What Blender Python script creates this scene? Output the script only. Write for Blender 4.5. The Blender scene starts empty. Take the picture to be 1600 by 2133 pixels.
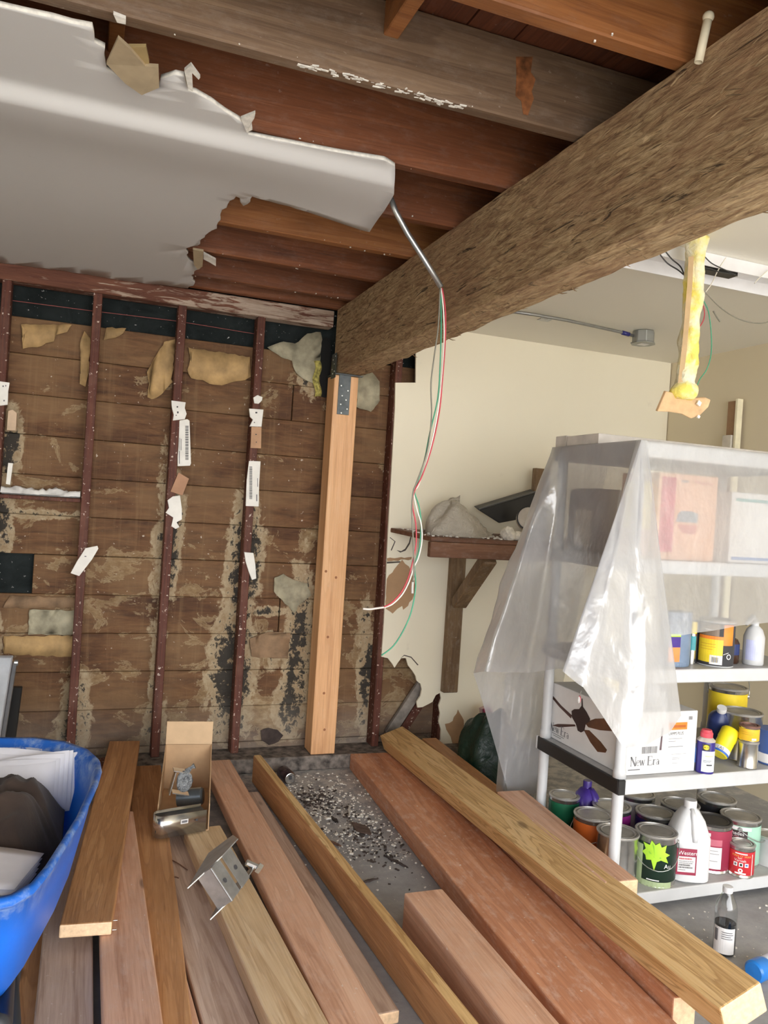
import bpy, bmesh, math, random
from mathutils import Vector, Matrix, noise as mnoise
from mathutils.geometry import tessellate_polygon
PI = math.pi
scene = bpy.context.scene
COL = scene.collection
random.seed(7)

# ------------------------------------------------------------------ camera
CAM = Vector((0.0, 0.0, 1.434))
FPX, YAW, PITCH, ROLL = 1647.66, .358892, -.0074877, .0643751
_f = Vector((math.sin(YAW) * math.cos(PITCH), math.cos(YAW) * math.cos(PITCH), math.sin(PITCH)))
_r = Vector((math.cos(YAW), -math.sin(YAW), 0))
_u = _r.cross(_f)
_R = _r * math.cos(ROLL) + _u * math.sin(ROLL)
_U = _u * math.cos(ROLL) - _r * math.sin(ROLL)
cam = bpy.data.objects.new('camera', bpy.data.cameras.new('camera'))
COL.objects.link(cam)
cam.matrix_world = Matrix(((_R.x, _U.x, -_f.x, CAM.x), (_R.y, _U.y, -_f.y, CAM.y), (_R.z, _U.z, -_f.z, CAM.z), (0, 0, 0, 1)))
cam.data.sensor_fit = 'HORIZONTAL'
cam.data.sensor_width = 36
cam.data.lens = 36 * FPX / 1600
cam.data.clip_start = .02
scene.camera = cam

# ------------------------------------------------------------------ sky and exposure
world = bpy.data.worlds.new('sky')
scene.world = world
world.use_nodes = True
wn = world.node_tree
bg = wn.nodes['Background']
bg.inputs['Color'].default_value = (0.97, 0.98, 1.0, 1)
bg.inputs['Strength'].default_value = 2.6
vs = scene.view_settings
vs.view_transform = 'Standard'
vs.look = 'None'
vs.gamma = 1
vs.use_curve_mapping = False
vs.exposure = 1.66
scene.cycles.max_bounces = 10
scene.cycles.diffuse_bounces = 6
scene.cycles.transparent_max_bounces = 16
scene.cycles.sample_clamp_indirect = 8
sun = bpy.data.objects.new('sun', bpy.data.lights.new('sun', 'SUN'))
COL.objects.link(sun)
sun.data.energy = 3.0
sun.data.angle = .02
sun.data.color = (1, .95, .87)
sun.rotation_euler = (math.radians(28), math.radians(12), 0)      # high sun on the driveway outside the open door
ptl = bpy.data.objects.new('door_portal', bpy.data.lights.new('door_portal', 'AREA'))
COL.objects.link(ptl)
ptl.data.shape = 'RECTANGLE'
ptl.data.size, ptl.data.size_y = 5.0, 2.3
ptl.location = (1.0, -1.4, 1.17)
ptl.rotation_euler = (PI / 2, 0, 0)
ptl.data.cycles.is_portal = True

# ------------------------------------------------------------------ place helpers
def ray(px, py):
    return _R * ((px - 800) / FPX) - _U * ((py - 1066.5) / FPX) + _f
def atY(px, py, Y):
    d = ray(px, py); return CAM + d * ((Y - CAM.y) / d.y)
def atX(px, py, X):
    d = ray(px, py); return CAM + d * ((X - CAM.x) / d.x)
def atZ(px, py, Z):
    d = ray(px, py); return CAM + d * ((Z - CAM.z) / d.z)

# ------------------------------------------------------------------ mesh builder
class MB:
    def __init__(s):
        s.v = []; s.f = []; s.m = []; s.cur = 0
    def add(s, vs_, fs):
        o = len(s.v)
        s.v += [tuple(p) for p in vs_]
        for f in fs:
            s.f.append([i + o for i in f]); s.m.append(s.cur)
        return s
    def box(s, c, d, M=None):
        x, y, z = d[0] / 2, d[1] / 2, d[2] / 2
        P = [Vector((sx * x, sy * y, sz * z)) for sz in (-1, 1) for sy in (-1, 1) for sx in (-1, 1)]
        if M is not None: P = [M @ p for p in P]
        P = [p + Vector(c) for p in P]
        return s.add(P, [(0, 2, 3, 1), (4, 5, 7, 6), (0, 1, 5, 4), (2, 6, 7, 3), (0, 4, 6, 2), (1, 3, 7, 5)])
    def bx(s, x0, x1, y0, y1, z0, z1):
        return s.box(((x0 + x1) / 2, (y0 + y1) / 2, (z0 + z1) / 2), (x1 - x0, y1 - y0, z1 - z0))
    def tube(s, pts, r, n=8, cap=True):
        pts = [Vector(p) for p in pts]
        rs = r if isinstance(r, (list, tuple)) else [r] * len(pts)
        rings = []; prev = None
        for i, p in enumerate(pts):
            t = (pts[min(i + 1, len(pts) - 1)] - pts[max(i - 1, 0)]).normalized()
            if prev is None:
                a = Vector((0, 0, 1)) if abs(t.z) < .9 else Vector((1, 0, 0))
                prev = t.cross(a).normalized()
            prev = (prev - t * prev.dot(t)).normalized()
            b = t.cross(prev)
            rings.append([p + (prev * math.cos(2 * PI * k / n) + b * math.sin(2 * PI * k / n)) * rs[i] for k in range(n)])
        V = [q for R_ in rings for q in R_]
        F = [(i * n + k, i * n + (k + 1) % n, (i + 1) * n + (k + 1) % n, (i + 1) * n + k) for i in range(len(pts) - 1) for k in range(n)]
        if cap:
            F.append(list(range(n))[::-1]); F.append([(len(pts) - 1) * n + k for k in range(n)])
        return s.add(V, F)
    def lathe(s, prof, c=(0, 0, 0), n=28, M=None, a0=0, a1=2 * PI):
        full = abs(a1 - a0 - 2 * PI) < 1e-4
        m = n if full else n + 1
        V = []
        for (r, z) in prof:
            for k in range(m):
                a = a0 + (a1 - a0) * k / n
                p = Vector((r * math.cos(a), r * math.sin(a), z))
                if M is not None: p = M @ p
                V.append(p + Vector(c))
        F = []
        for i in range(len(prof) - 1):
            for k in range(n):
                k2 = (k + 1) % m
                F.append((i * m + k, i * m + k2, (i + 1) * m + k2, (i + 1) * m + k))
        return s.add(V, F)
    def grid(s, fn, nu, nv):
        V = [fn(i / nu, j / nv) for j in range(nv + 1) for i in range(nu + 1)]
        F = [(j * (nu + 1) + i, j * (nu + 1) + i + 1, (j + 1) * (nu + 1) + i + 1, (j + 1) * (nu + 1) + i) for j in range(nv) for i in range(nu)]
        return s.add(V, F)
    def prism(s, poly, ext):
        """poly: list of 3-D points (planar outline), ext: extrusion vector"""
        poly = [Vector(p) for p in poly]; n = len(poly); e = Vector(ext)
        return s.add(poly + [p + e for p in poly],
                     [list(range(n)), list(range(2 * n - 1, n - 1, -1))] + [(i, i + n, (i + 1) % n + n, (i + 1) % n) for i in range(n)])
    def sphere(s, c, r, nu=14, nv=8, sq=(1, 1, 1)):
        return s.lathe([(r * math.sin(PI * j / nv) + 1e-5, -r * math.cos(PI * j / nv)) for j in range(nv + 1)], c, nu, Matrix.Diagonal((sq[0], sq[1], sq[2])))
    def build(s, name, mats, parent=None, loc=None, rot=None, world=True, smooth=False, bevel=0, seg=1, solid=0, soff=-1, sub=0, recalc=True, ang=None):
        me = bpy.data.meshes.new(name)
        base = Vector((0, 0, 0))
        if parent is not None and world: base = parent.get('_base', None); base = Vector(base) if base is not None else wbase(parent)
        if loc is not None and world and parent is None: base = Vector(loc)
        me.from_pydata([tuple(Vector(p) - base) for p in s.v], [], s.f)
        mats = mats if isinstance(mats, (list, tuple)) else [mats]
        for m in mats: me.materials.append(m)
        if len(mats) > 1: me.polygons.foreach_set('material_index', s.m)
        if recalc:
            b = bmesh.new(); b.from_mesh(me); bmesh.ops.remove_doubles(b, verts=b.verts, dist=1e-5); bmesh.ops.recalc_face_normals(b, faces=b.faces); b.to_mesh(me); b.free()
        o = bpy.data.objects.new(name, me); COL.objects.link(o)
        if parent is not None: o.parent = parent
        if loc is not None: o.location = loc
        if rot is not None: o.rotation_euler = rot
        if smooth: me.polygons.foreach_set('use_smooth', [True] * len(me.polygons))
        if solid:
            md = o.modifiers.new('solid', 'SOLIDIFY'); md.thickness = solid; md.offset = soff
        if bevel:
            md = o.modifiers.new('bevel', 'BEVEL'); md.width = bevel; md.segments = seg; md.limit_method = 'ANGLE'
        if sub:
            md = o.modifiers.new('sub', 'SUBSURF'); md.levels = sub; md.render_levels = sub
        if ang is not None:
            me.polygons.foreach_set('use_smooth', [True] * len(me.polygons))
            try: me.set_sharp_from_angle(angle=ang)
            except Exception: pass
        return o
def wbase(o):
    p = Vector((0, 0, 0))
    while o is not None:
        p += o.location; o = o.parent
    return p
def tag(o, label=None, cat=None, group=None, kind=None):
    if label: o['label'] = label
    if cat: o['category'] = cat
    if group: o['group'] = group
    if kind: o['kind'] = kind
    return o
def thing(name, label, cat, loc=(0, 0, 0), rot=(0, 0, 0), group=None):
    o = bpy.data.objects.new(name, None); COL.objects.link(o)
    o.location = loc; o.rotation_euler = rot; o.empty_display_size = .05
    return tag(o, label, cat, group)
def structure(o): o['kind'] = 'structure'; return o

# ------------------------------------------------------------------ materials
class NT:
    def __init__(s, name):
        s.mat = bpy.data.materials.new(name); s.mat.use_nodes = True
        s.t = s.mat.node_tree; s.t.nodes.clear()
    def n(s, typ, ins=None, **props):
        nd = s.t.nodes.new(typ)
        for k, v in props.items(): setattr(nd, k, v)
        for k, v in (ins or {}).items(): s.put(nd.inputs[k], v)
        return nd
    def put(s, sock, v):
        if isinstance(v, bpy.types.NodeSocket): s.t.links.new(v, sock)
        elif isinstance(v, (tuple, list)):
            sock.default_value = tuple(v) + (1,) if (sock.type == 'RGBA' and len(v) == 3) else tuple(v)
        else: sock.default_value = v
    def math(s, op, a, b=0.0, clamp=False):
        return s.n('ShaderNodeMath', {0: a, 1: b}, operation=op, use_clamp=clamp).outputs[0]
    def mix(s, fac, a, b, mode='MIX'):
        nd = s.n('ShaderNodeMix', data_type='RGBA', blend_type=mode)
        s.put(nd.inputs[0], fac); s.put(nd.inputs[6], a); s.put(nd.inputs[7], b)
        return nd.outputs[2]
    def ramp(s, fac, stops, interp='LINEAR'):
        nd = s.n('ShaderNodeValToRGB', {0: fac}); cr = nd.color_ramp; cr.interpolation = interp
        while len(cr.elements) < len(stops): cr.elements.new(.5)
        for e, (p, c) in zip(cr.elements, stops):
            e.position = p; e.color = (c, c, c, 1) if not isinstance(c, (tuple, list)) else tuple(c) + (1,)
        return nd.outputs[0]
    def noise(s, vec, scale, detail=4, rough=.55, dist=0):
        return s.n('ShaderNodeTexNoise', {'Vector': vec, 'Scale': scale, 'Detail': detail, 'Roughness': rough, 'Distortion': dist}).outputs[0]
    def mapping(s, vec, scale=(1, 1, 1), loc=(0, 0, 0), rot=(0, 0, 0)):
        return s.n('ShaderNodeMapping', {'Vector': vec, 'Scale': scale, 'Location': loc, 'Rotation': rot}).outputs[0]
    def objco(s, rnd=True):
        c = s.n('ShaderNodeTexCoord').outputs['Object']
        if not rnd: return c
        r = s.n('ShaderNodeObjectInfo').outputs['Random']
        k = s.math('MULTIPLY', r, 37.0)
        return s.n('ShaderNodeVectorMath', {0: c, 1: s.n('ShaderNodeCombineXYZ', {0: k, 1: k, 2: k}).outputs[0]}, operation='ADD').outputs[0]
    def pos(s): return s.n('ShaderNodeNewGeometry').outputs['Position']
    def bsdf(s, color, rough=.6, bump=None, bstr=.3, bdist=.01, **kw):
        ins = {'Base Color': color, 'Roughness': rough}
        ins.update(kw)
        if bump is not None:
            ins['Normal'] = s.n('ShaderNodeBump', {'Height': bump, 'Strength': bstr, 'Distance': bdist}).outputs[0]
        b = s.n('ShaderNodeBsdfPrincipled', ins)
        s.out(b.outputs[0]); return b
    def out(s, sh): s.n('ShaderNodeOutputMaterial', {'Surface': sh}); return s.mat

_mc = {}
def plain(name, c, rough=.55, metal=0.0, spec=.5, vary=.06, bump=0, scale=14):
    if name in _mc: return _mc[name]
    t = NT(name); co = t.objco()
    nz = t.noise(co, scale, 4)
    d = tuple(max(0, x * (1 - vary * 2.2)) for x in c); l = tuple(min(1, x * (1 + vary * 2)) for x in c)
    col = t.ramp(nz, [(.3, d), (.7, l)])
    t.bsdf(col, rough, nz if bump else None, bump, .004, **{'Metallic': metal, 'Specular IOR Level': spec})
    _mc[name] = t.mat; return t.mat

def wood(name, dark, mid, light, axis='Y', rough=.62, grain=1.0, dust=(.62, .57, .52), dustamt=.25, bump=.25, ringf=5.0, blotch=.5, line=.45):
    if name in _mc: return _mc[name]
    t = NT(name); co = t.objco()
    i = 'XYZ'.index(axis)
    def sc(a, b): v = [b, b, b]; v[i] = a; return tuple(v)
    warp = t.noise(t.mapping(co, sc(.9, 2.2)), 2.0, 3)
    rings = t.n('ShaderNodeTexNoise', {'Vector': t.mapping(co, sc(.30 * grain, 5.5 * grain)), 'Scale': 3.0, 'Detail': 3.0, 'Roughness': .5, 'Distortion': 1.4}).outputs[0]
    fine = t.noise(t.mapping(co, sc(3 * grain, 90 * grain)), 2.0, 5, .65)
    st = t.math('FRACT', t.math('ADD', t.math('MULTIPLY', rings, ringf), t.math('MULTIPLY', warp, 2.0)))
    late = t.ramp(st, [(0, 0.0), (.55, .12), (.88, 1.0), (1, 0.0)])
    base = t.ramp(t.math('ADD', t.math('MULTIPLY', rings, .6), t.math('MULTIPLY', fine, .4)), [(.3, dark), (.5, mid), (.72, light)])
    col = t.mix(t.math('MULTIPLY', late, line), base, dark)
    big = t.noise(co, 3.3, 5, .6)
    col = t.mix(t.math('MULTIPLY', t.ramp(big, [(.45, 0.0), (.75, 1.0)]), blotch), col, tuple(x * .55 for x in mid))
    dn = t.noise(t.mapping(co, sc(5, 11)), 3.0, 8, .75)
    col = t.mix(t.math('MULTIPLY', t.ramp(dn, [(.5, 0.0), (.72, 1.0)]), dustamt), col, dust)
    kv = t.n('ShaderNodeTexVoronoi', {'Vector': t.mapping(co, sc(1.5, 4.6)), 'Scale': 1.0, 'Randomness': 1.0}).outputs['Distance']
    kn = t.ramp(t.math('ADD', kv, t.math('MULTIPLY', fine, .03)), [(.05, 1.0), (.085, 0.0)])
    col = t.mix(t.math('MULTIPLY', kn, .75), col, tuple(x * .45 for x in dark))
    sn = t.ramp(t.noise(t.mapping(co, sc(14, 22), rot=(0, 0, .6)), 3.0, 3, .5), [(.71, 0.0), (.75, 1.0)])
    col = t.mix(t.math('MULTIPLY', sn, min(1, dustamt * 1.6)), col, (.78, .72, .66))
    h = t.math('ADD', t.math('MULTIPLY', fine, .6), t.math('MULTIPLY', late, .25))
    t.bsdf(col, rough, h, bump, .004)
    _mc[name] = t.mat; return t.mat
# ================================================================== materials of the shell
SHEATH = 4.25          # front of the sheathing boards
STUDF = 4.16           # front of the studs
CEIL = 2.482
CEILR = 2.470
def m_sheath():
    t = NT('old_sheathing'); p = t.pos()
    rnd = t.n('ShaderNodeObjectInfo').outputs['Random']
    off = t.n('ShaderNodeCombineXYZ', {0: t.math('MULTIPLY', rnd, 9.0), 1: 0.0, 2: t.math('MULTIPLY', rnd, 5.0)}).outputs[0]
    q = t.n('ShaderNodeVectorMath', {0: p, 1: off}, operation='ADD').outputs[0]
    z = t.n('ShaderNodeSeparateXYZ', {0: p}).outputs
    g = t.noise(t.mapping(q, (1.6, 1, 12)), 3.0, 7, .68, .8)
    col = t.ramp(g, [(.26, (.042, .016, .006)), (.5, (.122, .052, .018)), (.76, (.225, .112, .044))])
    tone = t.noise(t.mapping(q, (.9, 1, 1.5)), 2.2, 5, .6)
    col = t.mix(t.ramp(tone, [(.42, 0.0), (.62, .6)]), col, (.25, .145, .066))
    col = t.mix(t.ramp(tone, [(.28, .65), (.44, 0.0)]), col, (.055, .022, .009))
    runs = t.noise(t.mapping(p, (16, 1, .6)), 2.0, 5, .7)
    col = t.mix(t.math('MULTIPLY', t.ramp(runs, [(.52, 0.0), (.75, 1.0)]), .4), col, (.30, .19, .092))
    low = t.n('ShaderNodeMapRange', {'Value': z[2], 'From Min': 2.1, 'From Max': .1, 'To Min': -.06, 'To Max': .055}).outputs[0]
    a = t.noise(t.mapping(p, (2.0, 1, 3.2), (3, 0, 1)), 1.7, 9, .66, .5)
    a2 = t.math('ADD', a, low)
    tcol = t.ramp(t.noise(t.mapping(p, (1, 1, 2)), 21, 6, .65), [(.3, (.17, .095, .04)), (.52, (.33, .225, .11)), (.75, (.50, .40, .25))])
    tan = t.ramp(a2, [(.565, 0.0), (.60, .55), (.70, .9)])
    col = t.mix(tan, col, tcol)
    rim = t.ramp(a2, [(.565, 0.0), (.58, 1.0), (.60, 0.0)])
    col = t.mix(t.math('MULTIPLY', rim, t.math('MULTIPLY', t.noise(p, 12, 5), .75)), col, (.58, .46, .28))
    m = None
    for (cx, cz, rx, rz, k) in ((.415, 1.22, .06, .34, 1.0), (.815, 1.05, .09, .40, 1.05), (.78, .50, .12, .40, 1.05), (.39, .55, .035, .45, .75), (-.385, 1.62, .07, .17, 1.05), (-.385, 1.2, .05, .28, .85), (-.385, .7, .05, .4, .6), (.355, 1.2, .03, .5, .6),
                                (1.14, .62, .08, .45, .95), (1.12, .30, .10, .2, .95), (0.0, .25, .08, .22, .85), (.40, .22, .06, .15, .8), (1.56, .45, .06, .30, .95), (1.1, 2.08, .06, .1, .8), (.93, .82, .13, .03, .9), (1.52, .78, .05, .2, .7), (-.2, 1.285, .2, .025, .8), (1.0, .60, .05, .12, .75)):
        dx = t.math('DIVIDE', t.math('SUBTRACT', z[0], cx), rx); dz = t.math('DIVIDE', t.math('SUBTRACT', z[2], cz), rz)
        r2 = t.math('ADD', t.math('MULTIPLY', dx, dx), t.math('MULTIPLY', dz, dz))
        w = t.math('MULTIPLY', t.math('SUBTRACT', 1.0, t.math('MULTIPLY', r2, .42), True), k)
        m = w if m is None else t.math('MAXIMUM', m, w)
    n1 = t.noise(t.mapping(p, (1, 1, .8)), 11, 8, .68, .6); n2 = t.noise(t.mapping(p, (1, 1, .8)), 30, 7, .72, .4)
    pm = t.math('ADD', t.math('MULTIPLY', m, .75), t.math('MULTIPLY', t.math('SUBTRACT', n1, .5), 1.5))
    col = t.mix(t.ramp(pm, [(.30, 0.0), (.40, .85)]), col, t.ramp(n2, [(.3, (.30, .20, .10)), (.6, (.52, .42, .27))]))
    bm_ = t.math('ADD', t.math('MULTIPLY', m, .8), t.math('ADD', t.math('MULTIPLY', t.math('SUBTRACT', n2, .5), 1.6), t.math('MULTIPLY', t.math('SUBTRACT', n1, .5), .8)))
    blk = t.ramp(bm_, [(.62, 0.0), (.72, 1.0)])
    col = t.mix(t.math('MULTIPLY', blk, .95), col, (.012, .010, .008))
    sp = t.ramp(t.noise(p, 48, 4, .55), [(.69, 0.0), (.72, 1.0)])
    col = t.mix(t.math('MULTIPLY', sp, .8), col, (.66, .57, .47))
    gr = t.ramp(z[2], [(.08, 1.0), (.36, 0.0)])
    col = t.mix(t.math('MULTIPLY', gr, t.math('MULTIPLY', t.noise(p, 5, 5), .9)), col, (.30, .27, .23))
    h = t.math('ADD', t.math('MULTIPLY', tan, .5), t.math('ADD', t.math('MULTIPLY', g, .6), t.math('MULTIPLY', n2, .5)))
    t.bsdf(col, .75, h, .6, .010)
    return t.mat
M_SHEATH = m_sheath()
def m_stud(name, dark, mid, spots=.8):
    t = NT(name); co = t.objco(); p = t.pos()
    g = t.noise(t.mapping(co, (40, 40, 1.5)), 2.0, 5, .6)
    col = t.ramp(g, [(.3, dark), (.7, mid)])
    sp = t.ramp(t.noise(p, 55, 4, .6), [(.63, 0.0), (.67, 1.0)])
    col = t.mix(t.math('MULTIPLY', sp, spots), col, (.68, .56, .48))
    wash = t.ramp(t.noise(p, 6, 5, .6), [(.45, 0.0), (.8, 1.0)])
    col = t.mix(t.math('MULTIPLY', wash, .3), col, (.30, .17, .12))
    t.bsdf(col, .7, g, .25, .004)
    return t.mat
M_STUD = m_stud('redwood_stud', (.050, .011, .005), (.135, .036, .017), .9)
M_PLATE = m_stud('plate_wood', (.12, .05, .028), (.27, .14, .085))
def m_plate_top():
    t = NT('peeling_plate'); p = t.pos()
    g = t.noise(t.mapping(p, (2, 20, 20)), 2.0, 6, .6, .5)
    col = t.ramp(g, [(.3, (.10, .032, .018)), (.7, (.19, .075, .042))])
    x = t.n('ShaderNodeSeparateXYZ', {0: p}).outputs
    s = t.noise(t.mapping(p, (2.4, 8, 20)), 2.4, 8, .65, .8)
    f = t.math('ADD', s, t.n('ShaderNodeMapRange', {'Value': x[0], 'From Min': -.2, 'From Max': .8, 'To Min': -.16, 'To Max': .04}).outputs[0])
    col = t.mix(t.ramp(f, [(.45, 0.0), (.53, 1.0)]), col, t.ramp(g, [(.3, (.30, .21, .15)), (.7, (.56, .45, .36))]))
    t.bsdf(col, .8, t.math('ADD', g, s), .5, .01)
    return t.mat
M_PLATE_TOP = m_plate_top()
def m_tar():
    t = NT('tar_paper'); p = t.pos(); n = t.noise(p, 7, 5, .6, 1.0)
    col = t.ramp(n, [(.3, (.006, .009, .009)), (.7, (.022, .028, .028))])
    sp = t.ramp(t.noise(t.mapping(p, (1, 1, 1)), 55, 4, .6), [(.68, 0.0), (.71, 1.0)])
    col = t.mix(t.math('MULTIPLY', sp, .8), col, (.62, .62, .60))
    t.bsdf(col, .8, n, .4, .02, **{'Specular IOR Level': .2}); return t.mat
M_TAR = m_tar()
def m_drywall(name, c, dirt=.15):
    t = NT(name); p = t.pos()
    b = t.noise(p, 1.3, 5, .6); f = t.noise(p, 170, 3, .5)
    col = t.mix(t.math('MULTIPLY', t.ramp(b, [(.4, 0.0), (.75, 1.0)]), dirt), c, tuple(x * .8 for x in c))
    s = t.ramp(t.noise(p, 11, 6, .6), [(.68, 0.0), (.78, 1.0)])
    col = t.mix(t.math('MULTIPLY', s, dirt * 1.6), col, tuple(x * .6 for x in c))
    t.bsdf(col, .62, f, .06, .002)
    return t.mat
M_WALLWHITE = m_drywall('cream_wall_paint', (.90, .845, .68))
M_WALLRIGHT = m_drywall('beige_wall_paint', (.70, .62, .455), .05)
M_CEILDRY = m_drywall('grey_ceiling_paint', (.60, .59, .575), .14)
M_CEILR = m_drywall('white_ceiling_paint', (.80, .77, .685), .06)
M_GYP = plain('gypsum_core', (.78, .75, .68), .9, vary=.08, bump=.3, scale=60)
M_KRAFT = plain('kraft_paper', (.43, .27, .15), .8, vary=.06, scale=5)
def m_floor():
    t = NT('dusty_concrete'); p = t.pos()
    a = t.noise(p, 1.6, 6, .6); b = t.noise(p, 14, 6, .7); c = t.noise(p, 90, 4, .6)
    col = t.ramp(t.math('ADD', t.math('MULTIPLY', a, .6), t.math('MULTIPLY', b, .4)), [(.3, (.20, .20, .205)), (.55, (.33, .33, .335)), (.75, (.46, .455, .445))])
    x = t.n('ShaderNodeSeparateXYZ', {0: p}).outputs
    dz = t.math('MULTIPLY', t.ramp(x[1], [(.0, 0.0), (1, 1.0)]), 1.0)
    dust = t.n('ShaderNodeMapRange', {'Value': x[1], 'From Min': 2.5, 'From Max': 3.9, 'To Min': -.1, 'To Max': .14}).outputs[0]
    d = t.ramp(t.math('ADD', b, dust), [(.55, 0.0), (.68, 1.0)])
    col = t.mix(t.math('MULTIPLY', d, .6), col, (.60, .565, .52))
    sp = t.ramp(t.noise(p, 45, 5, .65), [(.66, 0.0), (.70, 1.0)])
    col = t.mix(t.math('MULTIPLY', sp, .5), col, (.09, .075, .065))
    t.bsdf(col, .75, t.math('ADD', b, c), .25, .006)
    return t.mat
M_FLOOR = m_floor()
M_DRIVE = plain('driveway_concrete', (.50, .48, .45), .85)
M_JOIST = wood('joist_wood', (.075, .022, .008), (.19, .062, .022), (.30, .11, .042), 'X', .6, .8, dustamt=.08, blotch=.3, line=.3)
M_JOISTG = wood('weathered_joist_wood', (.085, .05, .028), (.17, .105, .062), (.25, .165, .10), 'X', .6, .8, dustamt=.1, blotch=.4, line=.4)
M_JOISTO = wood('orange_joist_wood', (.15, .05, .014), (.30, .115, .035), (.42, .18, .06), 'X', .55, .8, dustamt=.05, blotch=.3, line=.3)
M_SUBF = wood('subfloor_wood', (.05, .012, .004), (.12, .032, .010), (.17, .05, .018), 'Y', .7, .8, dustamt=.04)

# ================================================================== floor, ground outside
structure(MB().bx(-2.7, 3.6, -1.4, 4.4, -.12, 0).build('floor', M_FLOOR))
structure(MB().bx(-9, 11, -14, -1.4, -.14, -.005).build('ground', M_DRIVE))

# ================================================================== stud wall
wall = structure(MB().bx(-2.65, 3.6, 4.285, 4.33, 0, 2.75).build('wall_back', M_TAR))
# sheathing boards, each one set a little differently
seam0 = atY(270, 922, SHEATH).z
bh = .1955
zt = seam0 - 9 * bh
k = 0
rb = random.Random(3)
while zt < 2.16:
    zb = max(zt, .0); ze = min(zt + bh - .0018, 2.24)
    xs = [-2.6, 3.4]
    if k in (4, 7, 10): xs = [-2.6, 1.02 if k != 7 else .40, 3.4]
    for a, b in zip(xs[:-1], xs[1:]):
        dy = rb.uniform(-.005, .005)
        if k == 5:      # one board is broken away at its left end: the paper behind shows
            a = max(a, atY(62, 1290, SHEATH).x)
        MB().bx(a + .002, b - .002, SHEATH + dy, SHEATH + .024 + dy, zb, ze).build('sheathing_board', M_SHEATH, wall, bevel=.003)
    zt += bh; k += 1
# the broken board's stub left of the hole
MB().bx(-2.6, -.62, SHEATH, SHEATH + .024, seam0 - 4 * bh, seam0 - 3 * bh - .005).build('sheathing_board', M_SHEATH, wall, bevel=.003)

# top plates, bottom plate, studs
MB().bx(-2.6, 1.198, 4.158, 4.25, 2.388, 2.476).build('top_plate', M_PLATE_TOP, wall, bevel=.004)
MB().bx(1.35, 3.46, 4.158, 4.25, 2.388, 2.476).build('top_plate', M_STUD, wall, bevel=.004)
M_SILL = plain('grey_sill_wood', (.17, .145, .125), .85, vary=.35, bump=.5, scale=24)
MB().bx(-2.6, 3.46, 4.05, 4.25, .0, .076).build('bottom_plate', M_SILL, wall, bevel=.006)
for kx in range(-5, 3):
    x0 = -.030 + .4064 * (kx)
    if x0 < -2.5: continue
    MB().bx(x0, x0 + .042, STUDF, SHEATH - .002, .076, 2.388).build('stud', M_STUD, wall, bevel=.003)
MB().bx(1.575, 1.617, STUDF, SHEATH - .002, .076, 2.388).build('stud', M_STUD, wall, bevel=.003)
for x0 in (1.98, 2.39, 2.8, 3.2):
    MB().bx(x0, x0 + .042, STUDF, SHEATH - .002, .076, 2.388).build('stud', M_STUD, wall, bevel=.003)
# short fire block in the left bay with a crust of plaster on it
zb = atY(90, 1038, STUDF).z
MB().bx(-.393, -.032, STUDF + .004, SHEATH - .002, zb - .01, zb + .008).build('fire_block', M_STUD, wall, bevel=.002)
def crust(u, v):
    x = -.39 + .355 * u
    h = .036 + .022 * mnoise.noise(Vector((x * 14, 1, v * 3))) + .01 * mnoise.noise(Vector((x * 60, 4, v * 9)))
    return (x, STUDF + .002 + .075 * v, zb + .006 + max(.004, h * math.sin(PI * min(1, max(0, v * .9 + .1)))))
MB().grid(crust, 60, 8).build('plaster_crust', plain('crust_white', (.86, .85, .82), .85, vary=.06), wall, smooth=True)
# diagonal brace seen through the hole at the foot of the plasterboard
a = atY(822, 1515, 4.2); b = atY(884, 1420, 4.2); d = (b - a).normalized(); n = Vector((-d.z, 0, d.x))
a -= d * .05; b += d * .1
MB().prism([a + n * .03, b + n * .03, b - n * .03, a - n * .03], (0, .03, 0)).build('diagonal_brace', plain('grey_brace_wood', (.26, .23, .20), .8, vary=.2), wall, bevel=.003)
a2 = a + Vector((.07, .01, -.01)); b2 = b + Vector((.07, .01, -.01))
MB().prism([a2 + n * .025, b2 + n * .025, b2 - n * .025, a2 - n * .025], (0, .03, 0)).build('diagonal_brace', M_STUD, wall, bevel=.003)
# the red string stretched under the top plate
P = [atY(x, y, 4.235) for x, y in ((25, 626), (195, 648), (370, 669), (540, 697))]
MB().tube(P, .0016, 5).build('string_line', plain('red_string', (.35, .10, .09), .8), wall)

# plasterboard still up on the right: outline read on the wall plane, torn at the left and at the foot
DW = 4.147
out = [(866, 690), (866, 797), (824, 797), (823, 850), (817, 960), (810, 1080), (806, 1160), (803, 1240), (799, 1310), (795, 1368), (808, 1371), (818, 1384), (822, 1391), (829, 1380), (836, 1371), (846, 1371), (850, 1386),
       (858, 1396), (866, 1408), (868, 1418), (876, 1424), (879, 1436), (876, 1450), (868, 1462), (870, 1474), (880, 1473), (892, 1467), (901, 1462), (908, 1448), (917, 1443), (919, 1455), (914, 1470), (917, 1486),
       (914, 1503), (919, 1520), (918, 1540), (912, 1549)]
W = [atY(x, y, DW) for x, y in out]
W[0] = Vector((W[0].x, DW, CEIL))
W += [Vector((W[-1].x - .005, DW, .02)), Vector((3.46, DW, .02)), Vector((3.46, DW, CEIL))]
MB().prism(W, (0, .0125, 0)).build('drywall_panel', M_WALLWHITE, wall)
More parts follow.
